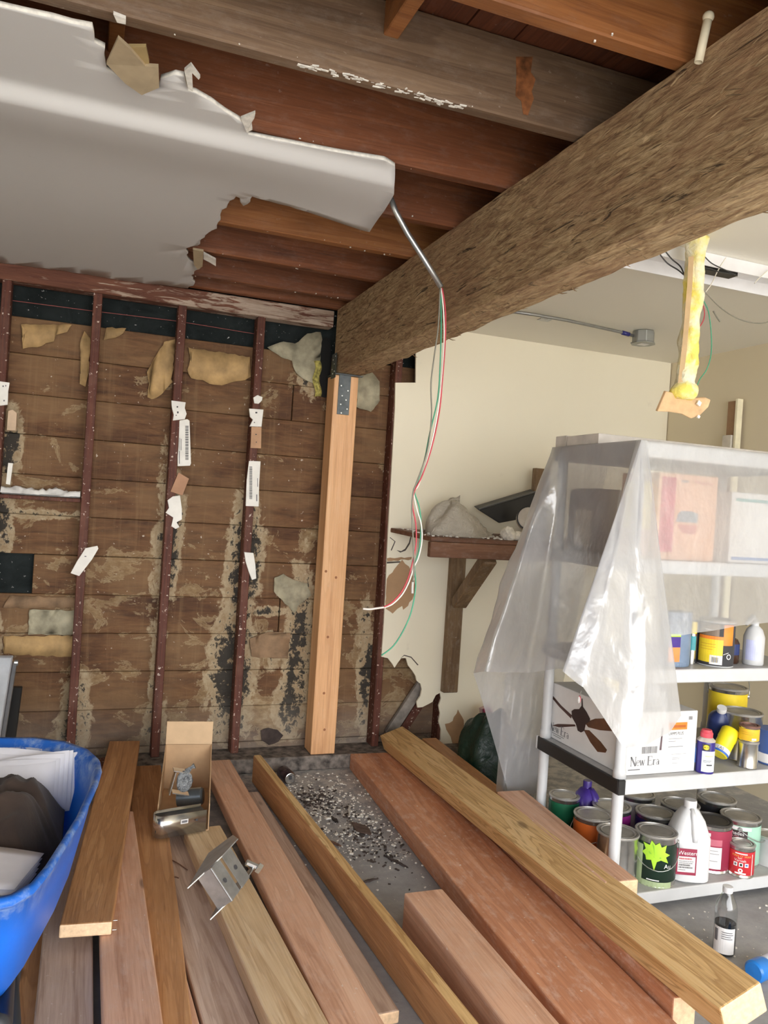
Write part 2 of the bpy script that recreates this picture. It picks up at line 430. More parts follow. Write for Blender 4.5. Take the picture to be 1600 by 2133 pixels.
def patch(name, pts, Y, mat, parent, thick=.002, curl=0, seed=1, label=None):
    """thin torn sheet lying on a wall plane"""
    P = [atY(x, y, Y) for x, y in pts]
    # roughen outline
    q = []; rr = random.Random(seed)
    for i, p in enumerate(P):
        p2 = P[(i + 1) % len(P)]; q.append(p)
        L = (p2 - p).length; nseg = max(1, int(L / .02))
        for j in range(1, nseg):
            c = p.lerp(p2, j / nseg); q.append(c + Vector((rr.uniform(-.004, .004), 0, rr.uniform(-.004, .004))))
    bm = bmesh.new(); vsx = [bm.verts.new(p) for p in q]; bm.faces.new(vsx)
    bmesh.ops.triangulate(bm, faces=bm.faces[:])
    bmesh.ops.subdivide_edges(bm, edges=bm.edges[:], cuts=1)
    if curl:
        for v in bm.verts:
            v.co.y -= curl * (.5 + .5 * mnoise.noise(v.co * 9 + Vector((seed, 0, 0)))) * (1 if v.is_boundary else .5)
    mb = MB(); bm.verts.ensure_lookup_table()
    mb.add([v.co.copy() for v in bm.verts], [[v.index for v in f.verts] for f in bm.faces]); bm.free()
    o = mb.build(name, mat, parent, solid=thick, soff=0, smooth=bool(curl))
    if label: o['label'] = label
    return o
patch('torn_face_patch', [(806, 1206), (822, 1185), (838, 1166), (852, 1180), (862, 1205), (866, 1225), (862, 1240), (850, 1262), (840, 1270), (838, 1262), (828, 1268), (818, 1278), (804, 1268)], DW - .0015, M_KRAFT, wall, .002, label='brown torn patch with the paper face ripped off')
patch('torn_face_patch', [(954, 1478), (966, 1500), (967, 1518), (957, 1540), (950, 1558), (945, 1558), (939, 1535), (930, 1520), (927, 1508), (943, 1502)], DW - .0015, M_KRAFT, wall, .002, label='brown torn patch with the paper face ripped off')
patch('torn_face_patch', [(806, 1163), (858, 1160), (857, 1165), (807, 1169)], DW - .0015, M_KRAFT, wall, .002)
# cracks and dents in the plasterboard under the shelf
for cr in ([(855, 1118), (852, 1130), (844, 1143), (836, 1148), (826, 1146), (834, 1151), (845, 1147), (854, 1133), (857, 1119)], [(812, 1120), (822, 1128), (814, 1146), (816, 1147), (824, 1128), (813, 1119)], [(834, 1372), (842, 1366), (856, 1370), (870, 1386), (872, 1385), (857, 1368), (842, 1364)], [(806, 1170), (834, 1169), (834, 1172), (806, 1174)]):
    MB().prism([atY(x_, y_, DW - .0008) for x_, y_ in cr], (0, .0007, 0)).build('crack', plain('crack_dark', (.10, .085, .07), .9), wall)
# torn building paper on the sheathing
GOLD = plain('golden_paper', (.45, .29, .125), .75, vary=.16, bump=.3, scale=12)
PALE = plain('pale_paper', (.38, .345, .24), .8, vary=.16, bump=.3, scale=16)
BROWNP = plain('brown_paper', (.27, .17, .095), .8, vary=.2, bump=.3, scale=12)
for i, (pts, m) in enumerate([
    ([(44, 676), (150, 677), (140, 692), (116, 698), (112, 712), (96, 715), (88, 721), (48, 727), (46, 705), (58, 690)], GOLD),
    ([(176, 690), (188, 705), (187, 740), (184, 780), (178, 806), (166, 800), (171, 760), (167, 715)], GOLD),
    ([(222, 683), (263, 684), (256, 695), (240, 704), (216, 709)], GOLD),
    ([(367, 706), (362, 750), (356, 790), (360, 796), (348, 808), (336, 822), (316, 832), (307, 828), (312, 800), (306, 775), (322, 748), (342, 712)], GOLD),
    ([(392, 724), (520, 744), (518, 760), (522, 785), (510, 792), (480, 797), (462, 803), (436, 800), (422, 792), (398, 788), (390, 770), (398, 755)], GOLD),
    ([(556, 724), (590, 712), (614, 716), (640, 695), (668, 692), (672, 720), (664, 760), (656, 800), (640, 794), (622, 782), (612, 768), (608, 752), (585, 744)], PALE),
    ([(745, 785), (775, 776), (790, 795), (790, 835), (772, 858), (742, 848)], PALE),
    ([(571, 1203), (590, 1195), (612, 1208), (640, 1215), (648, 1240), (620, 1262), (612, 1278), (600, 1262), (582, 1245), (570, 1232)], PALE),
    ([(62, 1270), (166, 1272), (162, 1322), (58, 1322)], PALE),
    ([(8, 1325), (158, 1324), (154, 1368), (90, 1366), (8, 1362)], GOLD),
    ([(22, 1240), (166, 1246), (164, 1266), (6, 1266)], BROWNP),
    ([(520, 1330), (560, 1316), (604, 1318), (600, 1372), (525, 1368)], BROWNP)]):
    patch('paper_scrap', pts, SHEATH - .012, m, wall, .0012, .012 if i not in (8, 9, 10) else .003, i)
# rotted hole low in the sheathing
patch('rot_hole', [(543, 1522), (560, 1516), (578, 1520), (590, 1532), (580, 1545), (560, 1552), (545, 1542)], SHEATH - .008, plain('rot_dark', (.05, .035, .03), .9, vary=.3), wall, .001)
# black gap with yellow moss left of the beam pocket
patch('wall_gap', [(672, 706), (688, 704), (690, 760), (684, 828), (668, 826), (664, 770)], SHEATH - .022, plain('gap_black', (.006, .006, .006), .9), wall, .001)
def moss(u, v):
    p = atY(654 + 14 * u + 3 * math.sin(v * 9), 752 + 74 * v, SHEATH - .02)
    return (p.x, p.y - .018 * math.sin(PI * u) * (1 + .5 * mnoise.noise(p * 60)), p.z)
MB().grid(moss, 6, 26).build('yellow_foam_edge', plain('yellow_moss', (.42, .37, .10), .9, vary=.3, bump=.5, scale=60), wall, smooth=True)

# ================================================================== right and left walls, front of the garage
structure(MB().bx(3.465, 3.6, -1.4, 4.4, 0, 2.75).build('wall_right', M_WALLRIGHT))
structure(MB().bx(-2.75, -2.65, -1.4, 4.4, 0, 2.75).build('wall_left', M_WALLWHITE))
fw = structure(MB().bx(-2.75, -1.5, -1.5, -1.4, 0, 2.75).build('wall_front', M_WALLWHITE))
MB().bx(-1.5, 3.6, -1.5, -1.4, 2.32, 2.75).build('door_header', M_WALLWHITE, fw)

# ================================================================== ceiling: subfloor, joists, plasterboard
ceil = structure(MB().bx(-2.7, 3.6, -1.5, 4.4, 2.712, 2.75).build('ceiling', M_SUBF))
x = -2.6; rb = random.Random(5)
while x < 1.3:
    w = .138
    MB().bx(x, x + w - .004, -2.0, 4.3, 2.69 + rb.uniform(0, .006), 2.712).build('subfloor_board', M_SUBF, ceil)
    x += w
JY = [3.95 - .4065 * i for i in range(15)]
for i, y in enumerate(JY):
    if y < -1.3: continue
    m = M_JOISTG if i == 5 else (M_JOISTO if i in (6, 2) else M_JOIST)
    MB().bx(-2.64, 3.4, y - .045, y, CEIL, 2.688).build('joist', m, ceil, bevel=.004)
MB().bx(-2.64, 3.4, 4.12, 4.165, CEIL, 2.688).build('joist', M_JOIST, ceil, bevel=.004)
# blocking between joists near the top of the picture
for y0, y1, xx in ((1.92, 2.28, -.02), (1.51, 1.88, .62), (1.1, 1.46, .98)):
    MB().bx(xx, xx + .04, y0, y1, 2.60, 2.688).build('blocking', M_JOISTO, ceil, bevel=.003)
stn = [(1075, 118), (1110, 118), (1106, 150), (1116, 165), (1108, 190), (1112, 205), (1100, 240), (1090, 238), (1086, 210), (1074, 200), (1076, 160)]
MB().prism([atY(x_, y_, JY[5] - .0462) for x_, y_ in stn], (0, .0006, 0)).build('resin_stain', plain('resin_orange', (.24, .09, .032), .5, vary=.35, scale=30), ceil)
# white ceiling right of the beam
MB().bx(1.347, 3.465, -1.4, 4.147, CEILR, CEILR + .0115).build('ceiling_drywall', M_CEILR, ceil)
# torn plasterboard left on the joists, sagging where it has come loose
def sag(x, y):
    g = .036 * math.exp(-((y - 2.315) / .032) ** 2) if y < 2.315 else .036 * math.exp(-((y - 2.315) / .26) ** 2)
    e = max(0, min(1, (x - .3) / .55))
    if 2.24 < y < 2.75: g += .045 * e * e * ((y - 2.24) / .46)
    return g + .004 * mnoise.noise(Vector((x * 1.7, y * 1.7, 0)))
cpts = [(0, 545), (120, 560), (260, 582), (392, 598), (405, 590), (398, 572), (418, 556), (392, 538), (388, 514), (412, 508), (428, 486), (452, 472), (460, 440), (475, 420), (492, 402), (500, 405), (507, 424), (516, 420), (526, 400),
        (640, 424), (772, 452), (802, 408), (823, 372), (823, 342), (800, 330), (700, 312), (560, 283), (518, 274), (511, 254), (500, 246), (470, 228), (440, 206), (408, 188), (392, 184), (388, 170), (384, 154), (366, 150), (335, 160),
        (331, 178), (300, 189), (265, 166), (222, 140), (217, 112), (219, 95), (197, 84), (192, 52), (150, 44), (60, 22), (0, 8)]
cw = [atZ(x, y, 2.466) for x, y in cpts]
cw = [Vector((p.x, min(p.y, 4.156), 2.466)) for p in cw]
cw += [Vector((-2.6, 1.905, 2.466)), Vector((-2.6, 4.156, 2.466))]
q = []; rr = random.Random(11)
for i, p in enumerate(cw):
    p2 = cw[(i + 1) % len(cw)]; q.append(p)
    L = (p2 - p).length
    if 19 <= i <= 26 or i >= len(cpts) - 1: continue
    for j in range(1, max(1, int(L / .03))):
        q.append(p.lerp(p2, j / max(1, int(L / .03))) + Vector((rr.uniform(-.006, .006), rr.uniform(-.006, .006), 0)))
bm = bmesh.new(); bm.faces.new([bm.verts.new(p) for p in q]); bmesh.ops.triangulate(bm, faces=bm.faces[:])
for yy in [1.9 + .035 * i for i in range(40)] + [2.24 + .008 * i for i in range(14)] + [3.4, 3.6, 3.8, 4.0]:
    bmesh.ops.bisect_plane(bm, geom=bm.verts[:] + bm.edges[:] + bm.faces[:], plane_co=(0, yy, 0), plane_no=(0, 1, 0))
for xx in [-2.2 + .15 * i for i in range(21)]:
    bmesh.ops.bisect_plane(bm, geom=bm.verts[:] + bm.edges[:] + bm.faces[:], plane_co=(xx, 0, 0), plane_no=(1, 0, 0))
for v in bm.verts: v.co.z -= sag(v.co.x, v.co.y)
bm.verts.index_update()
mb = MB(); mb.add([v.co.copy() for v in bm.verts], [[v.index for v in f.verts] for f in bm.faces]); bm.free()
o = mb.build('ceiling_drywall', [M_CEILDRY, M_GYP], ceil, smooth=True)
md = o.modifiers.new('solid', 'SOLIDIFY'); md.thickness = .012; md.offset = 0; md.material_offset_rim = 1
o['label'] = 'sagging grey painted plasterboard torn off along its edges'
# ================================================================== beam, post and brackets
def m_beam():
    t = NT('rough_sawn_beam'); p = t.pos()
    R8 = (math.radians(-9), 0, 0); R12 = (math.radians(-15), 0, 0)
    a = t.noise(t.mapping(p, (17, 3.6, 17), rot=R8), 2.6, 7, .7, 1.2)
    b = t.noise(t.mapping(p, (44, 7, 44), rot=R12), 2.2, 5, .65, .8)
    c = t.noise(t.mapping(p, (1, .7, 1.6)), 2.4, 5, .6)
    col = t.ramp(t.math('ADD', t.math('MULTIPLY', a, .55), t.math('MULTIPLY', b, .45)), [(.33, (.13, .060, .026)), (.43, (.36, .215, .105)), (.52, (.58, .40, .21)), (.64, (.82, .62, .36))])
    col = t.mix(t.ramp(c, [(.44, 0.0), (.66, .6)]), col, t.mix(b, (.24, .12, .06), (.62, .37, .20)))
    crack = t.ramp(t.noise(t.mapping(p, (24, 2.4, 24), rot=R8), 2.2, 5, .62, .9), [(.31, 1.0), (.37, 0.0)])
    col = t.mix(t.math('MULTIPLY', crack, .85), col, (.045, .020, .009))
    h = t.math('ADD', t.math('MULTIPLY', a, 1.0), t.math('ADD', t.math('MULTIPLY', b, .8), t.math('MULTIPLY', crack, -.9)))
    t.bsdf(col, .75, h, 1.0, .016)
    return t.mat
M_BEAM = m_beam()
M_FIBRE = plain('beam_fibre', (.40, .28, .155), .85, vary=.25)
BX0, BX1, BZ0, BZ1, BY0, BY1 = 1.205, 1.345, 2.13, 2.474, -1.38, 4.125
beam = thing('ceiling_beam', 'huge rough sawn timber beam running under the cut joists', 'beam', (1.275, 1.1, BZ0))
def rough(x, y, z):
    n = Vector((x * 26, y * 5.0, z * 26))
    return .003 * mnoise.noise(n) + .0035 * mnoise.noise(n * 2.7)
per = []      # section outline, closed
def sec(n, a, b): return [a.lerp(b, i / n) for i in range(n)]
c4 = [Vector((BX0, 0, BZ0)), Vector((BX0, 0, BZ1)), Vector((BX1, 0, BZ1)), Vector((BX1, 0, BZ0))]
per = sec(34, c4[0], c4[1]) + sec(2, c4[1], c4[2]) + sec(6, c4[2], c4[3]) + sec(14, c4[3], c4[0])
ny = 420; mb = MB(); V = []
for j in range(ny + 1):
    y = BY0 + (BY1 - BY0) * (j / ny)
    for p in per:
        nx = -1 if abs(p.x - BX0) < 1e-6 else (1 if abs(p.x - BX1) < 1e-6 else 0)
        nz = -1 if abs(p.z - BZ0) < 1e-6 else 0
        d = rough(p.x, y, p.z)
        if j == ny: d = 0
        V.append((p.x + nx * d, y, p.z + nz * d))
m = len(per)
F = [(j * m + k, j * m + (k + 1) % m, (j + 1) * m + (k + 1) % m, (j + 1) * m + k) for j in range(ny) for k in range(m)] + [list(range(m)), [ny * m + k for k in range(m)]]
mb.add(V, F); mb.build('timber', M_BEAM, beam, recalc=True)
mb = MB(); rr = random.Random(21)
for i in range(420):        # loose splinters standing off the sawn faces
    y = rr.uniform(.9, 4.0); L = rr.uniform(.02, .075); w = rr.uniform(.0008, .0022)
    if rr.random() < .75:
        z = rr.uniform(BZ0 + .005, BZ1 - .01); a = Vector((BX0 + .002, y, z)); o = Vector((-rr.uniform(.002, .012), 0, 0))
    else:
        a = Vector((rr.uniform(BX0, BX1), y, BZ0 + .002)); o = Vector((0, 0, -rr.uniform(.002, .010)))
    b = a + Vector((0, -L, -L * rr.uniform(-.1, .45))) + o
    mb.tube([a, a.lerp(b, .5) + o * .3, b], [w, w, w * .3], 3)
fo = mb.build('splinters', M_FIBRE, beam); fo['kind'] = 'stuff'

M_POST = wood('fresh_fir', (.56, .27, .115), (.80, .45, .215), (.90, .60, .34), 'Z', .5, .7, dust=(.9, .75, .6), dustamt=.08, blotch=.05, line=.28, bump=.12)
M_STEEL = plain('grey_bracket_steel', (.10, .11, .112), .45, .75, vary=.12, scale=30)
M_GALV = plain('galvanised_steel', (.47, .48, .48), .36, .85, vary=.1, scale=22)
M_NAIL = plain('nail_head', (.72, .72, .68), .35, .8)
PX0, PX1, PY0, PY1, PZ0, PZ1 = 1.195, 1.330, 4.066, 4.198, .0785, 2.118
post = thing('support_post', 'pale new square timber post holding up the beam end', 'post', ((PX0 + PX1) / 2, (PY0 + PY1) / 2, PZ0))
MB().bx(PX0, PX1, PY0, PY1, PZ0, PZ1).build('shaft', M_POST, post, bevel=.005, seg=2)
for (px, py) in ((679, 1190), (700, 1203), (683, 1327), (675, 1444), (676, 1520)):
    p = atY(px, py, PY0)
    MB().lathe([(.0001, .0006), (.007, .0004), (.008, -.001)], p, 10, Matrix.Rotation(PI / 2, 3, 'X')).build('knot', plain('knot_brown', (.33, .13, .05), .6), post)
cap = MB()
xs0, xs1 = atY(706, 790, PY0).x, atY(731, 790, PY0).x
z0 = atY(716, 864, PY0).z
cap.bx(xs0, xs1, PY0 - .004, PY0 - .0005, z0, 2.128)
cap.bx(PX0 - .002, PX1 + .002, PY0 - .004, PY1, 2.1185, 2.1275)
o = cap.build('post_cap', M_STEEL, post, bevel=.001)
side = MB().bx(BX0 - .0135, BX0 - .0105, 4.045, 4.13, 2.10, 2.232); side.build('side_strap', M_STEEL, post, bevel=.001)
ang = MB().bx(BX0 - .0135, BX1 + .004, 4.045, 4.063, 2.1188, 2.1225); ang.build('bearing_plate', M_STEEL, post)
def nails(spots, fn, parent, r=.0045):
    mbn = MB()
    for s_ in spots:
        p, M_ = fn(*s_); mbn.lathe([(.0001, .0022), (r * .8, .0018), (r, 0)], p, 8, M_)
    o_ = mbn.build('nail_heads', M_NAIL, parent); o_['kind'] = 'stuff'
    return o_
nails([(711, 803), (725, 814), (713, 824), (721, 833), (710, 842), (723, 852), (711, 860)], lambda a, b: (atY(a, b, PY0 - .004), Matrix.Rotation(PI / 2, 3, 'X')), post)
nails([(4.06, 2.215), (4.1, 2.20), (4.075, 2.175), (4.11, 2.15), (4.065, 2.135), (4.095, 2.125)], lambda y, z: (Vector((BX0 - .0135, y, z)), Matrix.Rotation(-PI / 2, 3, 'Y')), post)

# pipe stub standing on the beam
p0 = atX(1455, 130, BX0 - .005); 
pp = thing('pipe_stub', 'short cream plastic pipe hanging beside the beam top', 'pipe', atX(1455, 130, 1.19))
a = atX(1455, 130, 1.19); b = atX(1468, 33, 1.19)
b = Vector((1.20, a.y - .01, a.z + (b.z - a.z)))
mb = MB().tube([a, a.lerp(b, .6), b], .0095, 14, False); mb.build('tube', plain('cream_plastic', (.74, .66, .48), .5), pp, smooth=True, solid=.002)
MB().sphere(b, .0125, 12, 8).build('rounded_cap', plain('cream_plastic', (.74, .66, .48), .5), pp, smooth=True)

# ================================================================== lumber on the floor
W_ORANGE = wood('lumber_orange', (0.282, 0.122, 0.044), (0.512, 0.256, 0.105), (0.678, 0.384, 0.179), 'Y', .6, 1.0, dustamt=.06, blotch=.25)
W_GREY = wood('lumber_grey', (0.333, 0.211, 0.147), (0.563, 0.416, 0.320), (0.730, 0.589, 0.480), 'Y', .7, .8, dust=(.6, .52, .47), dustamt=.2, blotch=.2)
W_PINK = wood('lumber_pink', (0.422, 0.211, 0.122), (0.691, 0.410, 0.269), (0.820, 0.563, 0.397), 'Y', .62, .8, dust=(.68, .55, .47), dustamt=.35, blotch=.15, line=.3)
W_YELLOW = wood('lumber_yellow', (0.384, 0.211, 0.070), (0.717, 0.474, 0.211), (0.820, 0.627, 0.333), 'Y', .55, 1.0, dustamt=.06, blotch=.12, line=.8, ringf=7)
W_RED = wood('lumber_red', (0.333, 0.122, 0.058), (0.602, 0.275, 0.147), (0.768, 0.410, 0.243), 'Y', .5, .7, dust=(.74, .58, .50), dustamt=.6, blotch=.2, line=.35)
W_TAN = wood('lumber_tan', (0.384, 0.230, 0.109), (0.678, 0.486, 0.282), (0.820, 0.653, 0.422), 'Y', .62, .9, dustamt=.15, blotch=.2, line=.4)
W_END = plain('fresh_cut_end', (.78, .55, .34), .65, vary=.08, bump=.2, scale=70)
def plank(name, label, mat, far, near, w, top, t, ztilt=0, roll=0, bev=.005, cat='plank', grp='lumber spread over the garage floor', topm=None):
    """far / near: middle of the board's upper face at its two ends (x, y); ends get a lighter sawn face"""
    f = Vector((far[0], far[1], 0)); n = Vector((near[0], near[1], 0)); d = f - n
    L = d.length; ang = math.atan2(-d.x, d.y); pit = math.atan2(ztilt, L)
    c = (f + n) / 2
    mb = MB(); x, y, z = w / 2, L / 2, t
    P = [(-x, -y, -z), (x, -y, -z), (x, -y, 0), (-x, -y, 0), (-x, y, -z), (x, y, -z), (x, y, 0), (-x, y, 0)]
    mb.add(P, [(0, 4, 5, 1), (0, 3, 7, 4), (1, 5, 6, 2)]); mb.cur = 2 if topm else 0; mb.add(P, [(3, 2, 6, 7)])
    mb.cur = 1; mb.add(P, [(0, 1, 2, 3), (4, 7, 6, 5)])
    o = mb.build(name, [mat, W_END] + ([topm] if topm else []), None, (c.x, c.y, top + ztilt / 2), (pit, roll, ang), world=False, bevel=bev, seg=2)
    tag(o, label, cat, grp)
    return o
NR = .55     # near ends lie behind the picture's lower edge
plank('plank', 'grey weathered plank nearest the blue wheelbarrow, knot near its end', W_GREY, (.02, 3.75), (.02, NR + .5), .142, .080, .040)
plank('plank', 'brown plank showing left of the grey one under the barrow', W_ORANGE, (-.03, 3.9), (-.03, NR + .6), .14, .0395, .039)
plank('plank', 'brown streaked plank between the grey plank and the orange one', W_PINK, (.178, 3.36), (.180, NR + .5), .142, .1210, .039)
plank('plank', 'short brown plank lying on top of the others, pale cut end', W_ORANGE, (.245, 4.14), (.067, 2.43), .146, .1625, .040, .012)
plank('plank', 'smooth orange-brown plank with fine straight grain left of carton', W_ORANGE, (.345, 4.03), (.21, NR + .4), .142, .0815, .0405)
plank('plank', 'lower brown plank peeking out under the orange plank', W_PINK, (.202, 3.95), (.325, NR + .7), .140, .0395, .039)
plank('plank', 'dusty pinkish plank under the carton and the metal bracket', W_GREY, (.350, 3.95), (.473, NR + .7), .14, .0405, .040)
plank('plank', 'pale yellowish beam with knots right of the metal bracket', W_TAN, (.512, 3.22), (.603, 1.7), .146, .09, .0895)
plank('plank', 'long pink-brown beam next to the pale yellowish one', W_PINK, (.690, 4.03), (.752, NR + .4), .138, .0895, .0505)
plank('plank', 'flat grey board with pale end under the pink-brown beam', W_GREY, (.77, 3.7), (.822, 2.0), .142, .0385, .0375)
plank('plank', 'reddish brown board standing on its narrow edge', W_ORANGE, (.875, 3.93), (1.03, NR + .4), .040, .14, .139, bev=.008, topm=W_YELLOW)
plank('beam_offcut', 'thick pink squared beam with its end on bare concrete', W_PINK, (1.142, 2.43), (1.135, NR + .3), .14, .14, .139)
plank('plank', 'widest reddish plank with scuffed white marks', W_RED, (1.56, 4.03), (1.399, NR + .6), .30, .084, .083)
plank('plank', 'dark red beam wedged under the yellow topmost beam', W_RED, (1.753, 3.8), (1.628, 1.72), .075, .131, .130)
plank('beam_offcut', 'yellow grained beam lying topmost with knots and cut end', W_YELLOW, (1.642, 4.065), (1.651, 1.545), .140, .2395, .085, -.049, -.35)
plank('plank', 'dull pink plank pushed up against the plastic shelf leg', W_PINK, (1.785, 2.98), (1.735, 2.15), .128, .24, .060)
plank('plank', 'brown board half hidden behind the yellow topmost beam', W_ORANGE, (1.83, 3.95), (1.79, 2.45), .085, .178, .177)
# ================================================================== printing helpers
class Pr:
    """flat print: 2-D shapes mapped on a face (or round a cylinder) a hair above it"""
    def __init__(s, fn): s.fn = fn; s.mb = MB()
    def poly(s, pts):
        if len(pts) == 4: s.mb.add([s.fn(x, y) for x, y in pts], [[0, 1, 2, 3]]); return s
        bm = bmesh.new(); V_ = [bm.verts.new((x, y, 0)) for x, y in pts]
        for t_ in tessellate_polygon([[Vector((x, y, 0)) for x, y in pts]]): bm.faces.new([V_[i] for i in t_])
        xs_ = [x for x, y in pts]; n_ = 24
        for i in range(1, n_):
            bmesh.ops.bisect_plane(bm, geom=bm.verts[:] + bm.edges[:] + bm.faces[:], plane_co=(min(xs_) + (max(xs_) - min(xs_)) * i / n_, 0, 0), plane_no=(1, 0, 0))
        bm.verts.index_update()
        s.mb.add([s.fn(v.co.x, v.co.y) for v in bm.verts], [[v.index for v in f.verts] for f in bm.faces]); bm.free(); return s
    def rect(s, x0, y0, x1, y1, n=1):
        for i in range(n):
            a = x0 + (x1 - x0) * i / n; b = x0 + (x1 - x0) * (i + 1) / n
            s.poly([(a, y0), (b, y0), (b, y1), (a, y1)])
        return s
    def stroke(s, x0, y0, x1, y1, w, w2=None):
        w2 = w if w2 is None else w2
        dx, dy = x1 - x0, y1 - y0; L = math.hypot(dx, dy) or 1; nx, ny = -dy / L, dx / L
        return s.poly([(x0 + nx * w / 2, y0 + ny * w / 2), (x0 - nx * w / 2, y0 - ny * w / 2), (x1 - nx * w2 / 2, y1 - ny * w2 / 2), (x1 + nx * w2 / 2, y1 + ny * w2 / 2)])
    def arc(s, cx, cy, rx, ry, a0, a1, w, n=12, thick=None):
        for i in range(n):
            t0 = math.radians(a0 + (a1 - a0) * i / n); t1 = math.radians(a0 + (a1 - a0) * (i + 1) / n)
            k = w if thick is None else w * (1 - thick * abs(math.sin((t0 + t1) / 2)))
            s.poly([(cx + (rx + k / 2) * math.cos(t0), cy + (ry + k / 2) * math.sin(t0)), (cx + (rx - k / 2) * math.cos(t0), cy + (ry - k / 2) * math.sin(t0)),
                    (cx + (rx - k / 2) * math.cos(t1), cy + (ry - k / 2) * math.sin(t1)), (cx + (rx + k / 2) * math.cos(t1), cy + (ry + k / 2) * math.sin(t1))])
        return s
    def text(s, txt, x, y, size, sx=1.0):
        V, F = text_mesh(txt)
        s.mb.add([s.fn(x + a * size * sx, y + b * size) for a, b in V], F); return s
    def new_era(s, x, y, h):
        """the two words in a bookish serif; h = capital height"""
        k = h
        def S(a, b, c, d, w, w2=None): s.stroke(x + a * k, y + b * k, x + c * k, y + d * k, w * k * 1.45, w2 and w2 * k * 1.45)
        S(.08, 0, .08, 1, .05); S(.68, 0, .68, 1, .05); S(.06, 1, .68, 0, .15)                      # N
        S(-.03, .015, .19, .015, .03); S(-.05, .985, .12, .985, .03); S(.57, .985, .79, .985, .03)
        s.arc(x + 1.0 * k, y + .3 * k, .2 * k, .28 * k, 20, 320, .1 * k, 14, .5); S(.84, .34, 1.19, .34, .04)   # e
        S(1.27, .6, 1.43, 0, .1, .07); S(1.43, 0, 1.57, .55, .045); S(1.55, .6, 1.72, 0, .1, .07); S(1.72, 0, 1.87, .6, .045)   # w
        S(1.2, .6, 1.37, .6, .03); S(1.78, .6, 1.95, .6, .03)
        x += 2.25 * k
        S(.12, 0, .12, 1, .12); S(.0, .985, .6, .985, .035); S(.0, .015, .64, .015, .035); S(.16, .52, .47, .52, .035)      # E
        S(.6, 1, .6, .8, .035); S(.64, 0, .64, .22, .035); S(.47, .6, .47, .43, .03)
        S(.84, 0, .84, .58, .1); S(.75, .585, .86, .585, .03); S(.74, .015, .96, .015, .03); s.arc(x + 1.0 * k, y + .44 * k, .12 * k, .14 * k, 40, 170, .07 * k, 8)   # r
        s.arc(x + 1.36 * k, y + .17 * k, .14 * k, .15 * k, 20, 340, .07 * k, 12, .3); S(1.53, .04, 1.53, .45, .1); s.arc(x + 1.38 * k, y + .44 * k, .15 * k, .14 * k, 0, 160, .06 * k, 8); S(1.53, .03, 1.62, .03, .05)   # a
        return s
    def bars(s, x0, y0, x1, y1, n=14, seed=1, vertical=True):
        rr = random.Random(seed); t = 0
        while t < 1:
            w = rr.uniform(.3, 1.2) / n
            if vertical: s.rect(x0 + (x1 - x0) * t, y0, x0 + (x1 - x0) * min(1, t + w * .55), y1)
            else: s.rect(x0, y0 + (y1 - y0) * t, x1, y0 + (y1 - y0) * min(1, t + w * .55))
            t += w
        return s
    def build(s, name, mat, parent): return s.mb.build(name, mat, parent, recalc=False)
_tc = {}
def text_mesh(txt):
    if txt in _tc: return _tc[txt]
    cu = bpy.data.curves.new('t', 'FONT'); cu.body = txt; cu.resolution_u = 3
    ob = bpy.data.objects.new('t', cu); COL.objects.link(ob)
    bpy.context.view_layer.update()
    ev = ob.evaluated_get(bpy.context.evaluated_depsgraph_get()); me = ev.to_mesh()
    V = [(v.co.x, v.co.y) for v in me.vertices]; F = [list(p.vertices) for p in me.polygons]
    ev.to_mesh_clear(); bpy.data.objects.remove(ob); bpy.data.curves.remove(cu)
    _tc[txt] = (V, F); return V, F
def face(o, u, v, n, off=.0007):
    o, u, v, n = Vector(o), Vector(u), Vector(v), Vector(n)
    return lambda x, y: o + u * x + v * y + n * off
def cyl(c, r, a0, off=.0014):
    c = Vector(c)
    return lambda x, y: c + Vector(((r + off) * math.cos(a0 + x / r), (r + off) * math.sin(a0 + x / r), y))
def toward(x, y): return math.atan2(-y, -x)          # bearing from a place to the viewer's spot
INK = plain('ink_dark', (.05, .05, .055), .7); INKG = plain('ink_grey', (.17, .17, .18), .7); INKW = plain('ink_white', (.88, .88, .86), .6)
WHITE = plain('white_plastic', (.58, .59, .60), .45, vary=.02); WHITEC = plain('white_card', (.74, .73, .72), .6, vary=.02)
GREYP = plain('grey_plastic', (.40, .40, .40), .5, vary=.05); BLACKP = plain('black_plastic', (.018, .018, .018), .45)
TIN = plain('tin', (.62, .61, .58), .24, .95, vary=.08, scale=20); LID = plain('tin_lid', (.47, .455, .43), .38, .6, vary=.1, scale=18)
ORANGE = plain('orange_print', (.85, .24, .03), .5); YELLOW = plain('yellow_print', (.88, .66, .03), .45); REDP = plain('red_print', (.62, .03, .04), .45)
NAVY = plain('navy_plastic', (.02, .035, .13), .35); BLUE = plain('blue_print', (.03, .13, .50), .4); PURPLE = plain('purple_plastic', (.06, .03, .24), .35)
LIME = plain('lime_print', (.45, .78, .05), .45); DKGREEN = plain('dark_green_print', (.01, .03, .018), .4); MAROON = plain('maroon_print', (.33, .03, .07), .5)
MINT = plain('mint_print', (.36, .62, .48), .5); PINK = plain('pink_print', (.78, .36, .40), .5); CARD = plain('cardboard', (.52, .34, .19), .8, vary=.05); CARD_LIT = plain('cardboard_lit', (.64, .45, .27), .8, vary=.04)

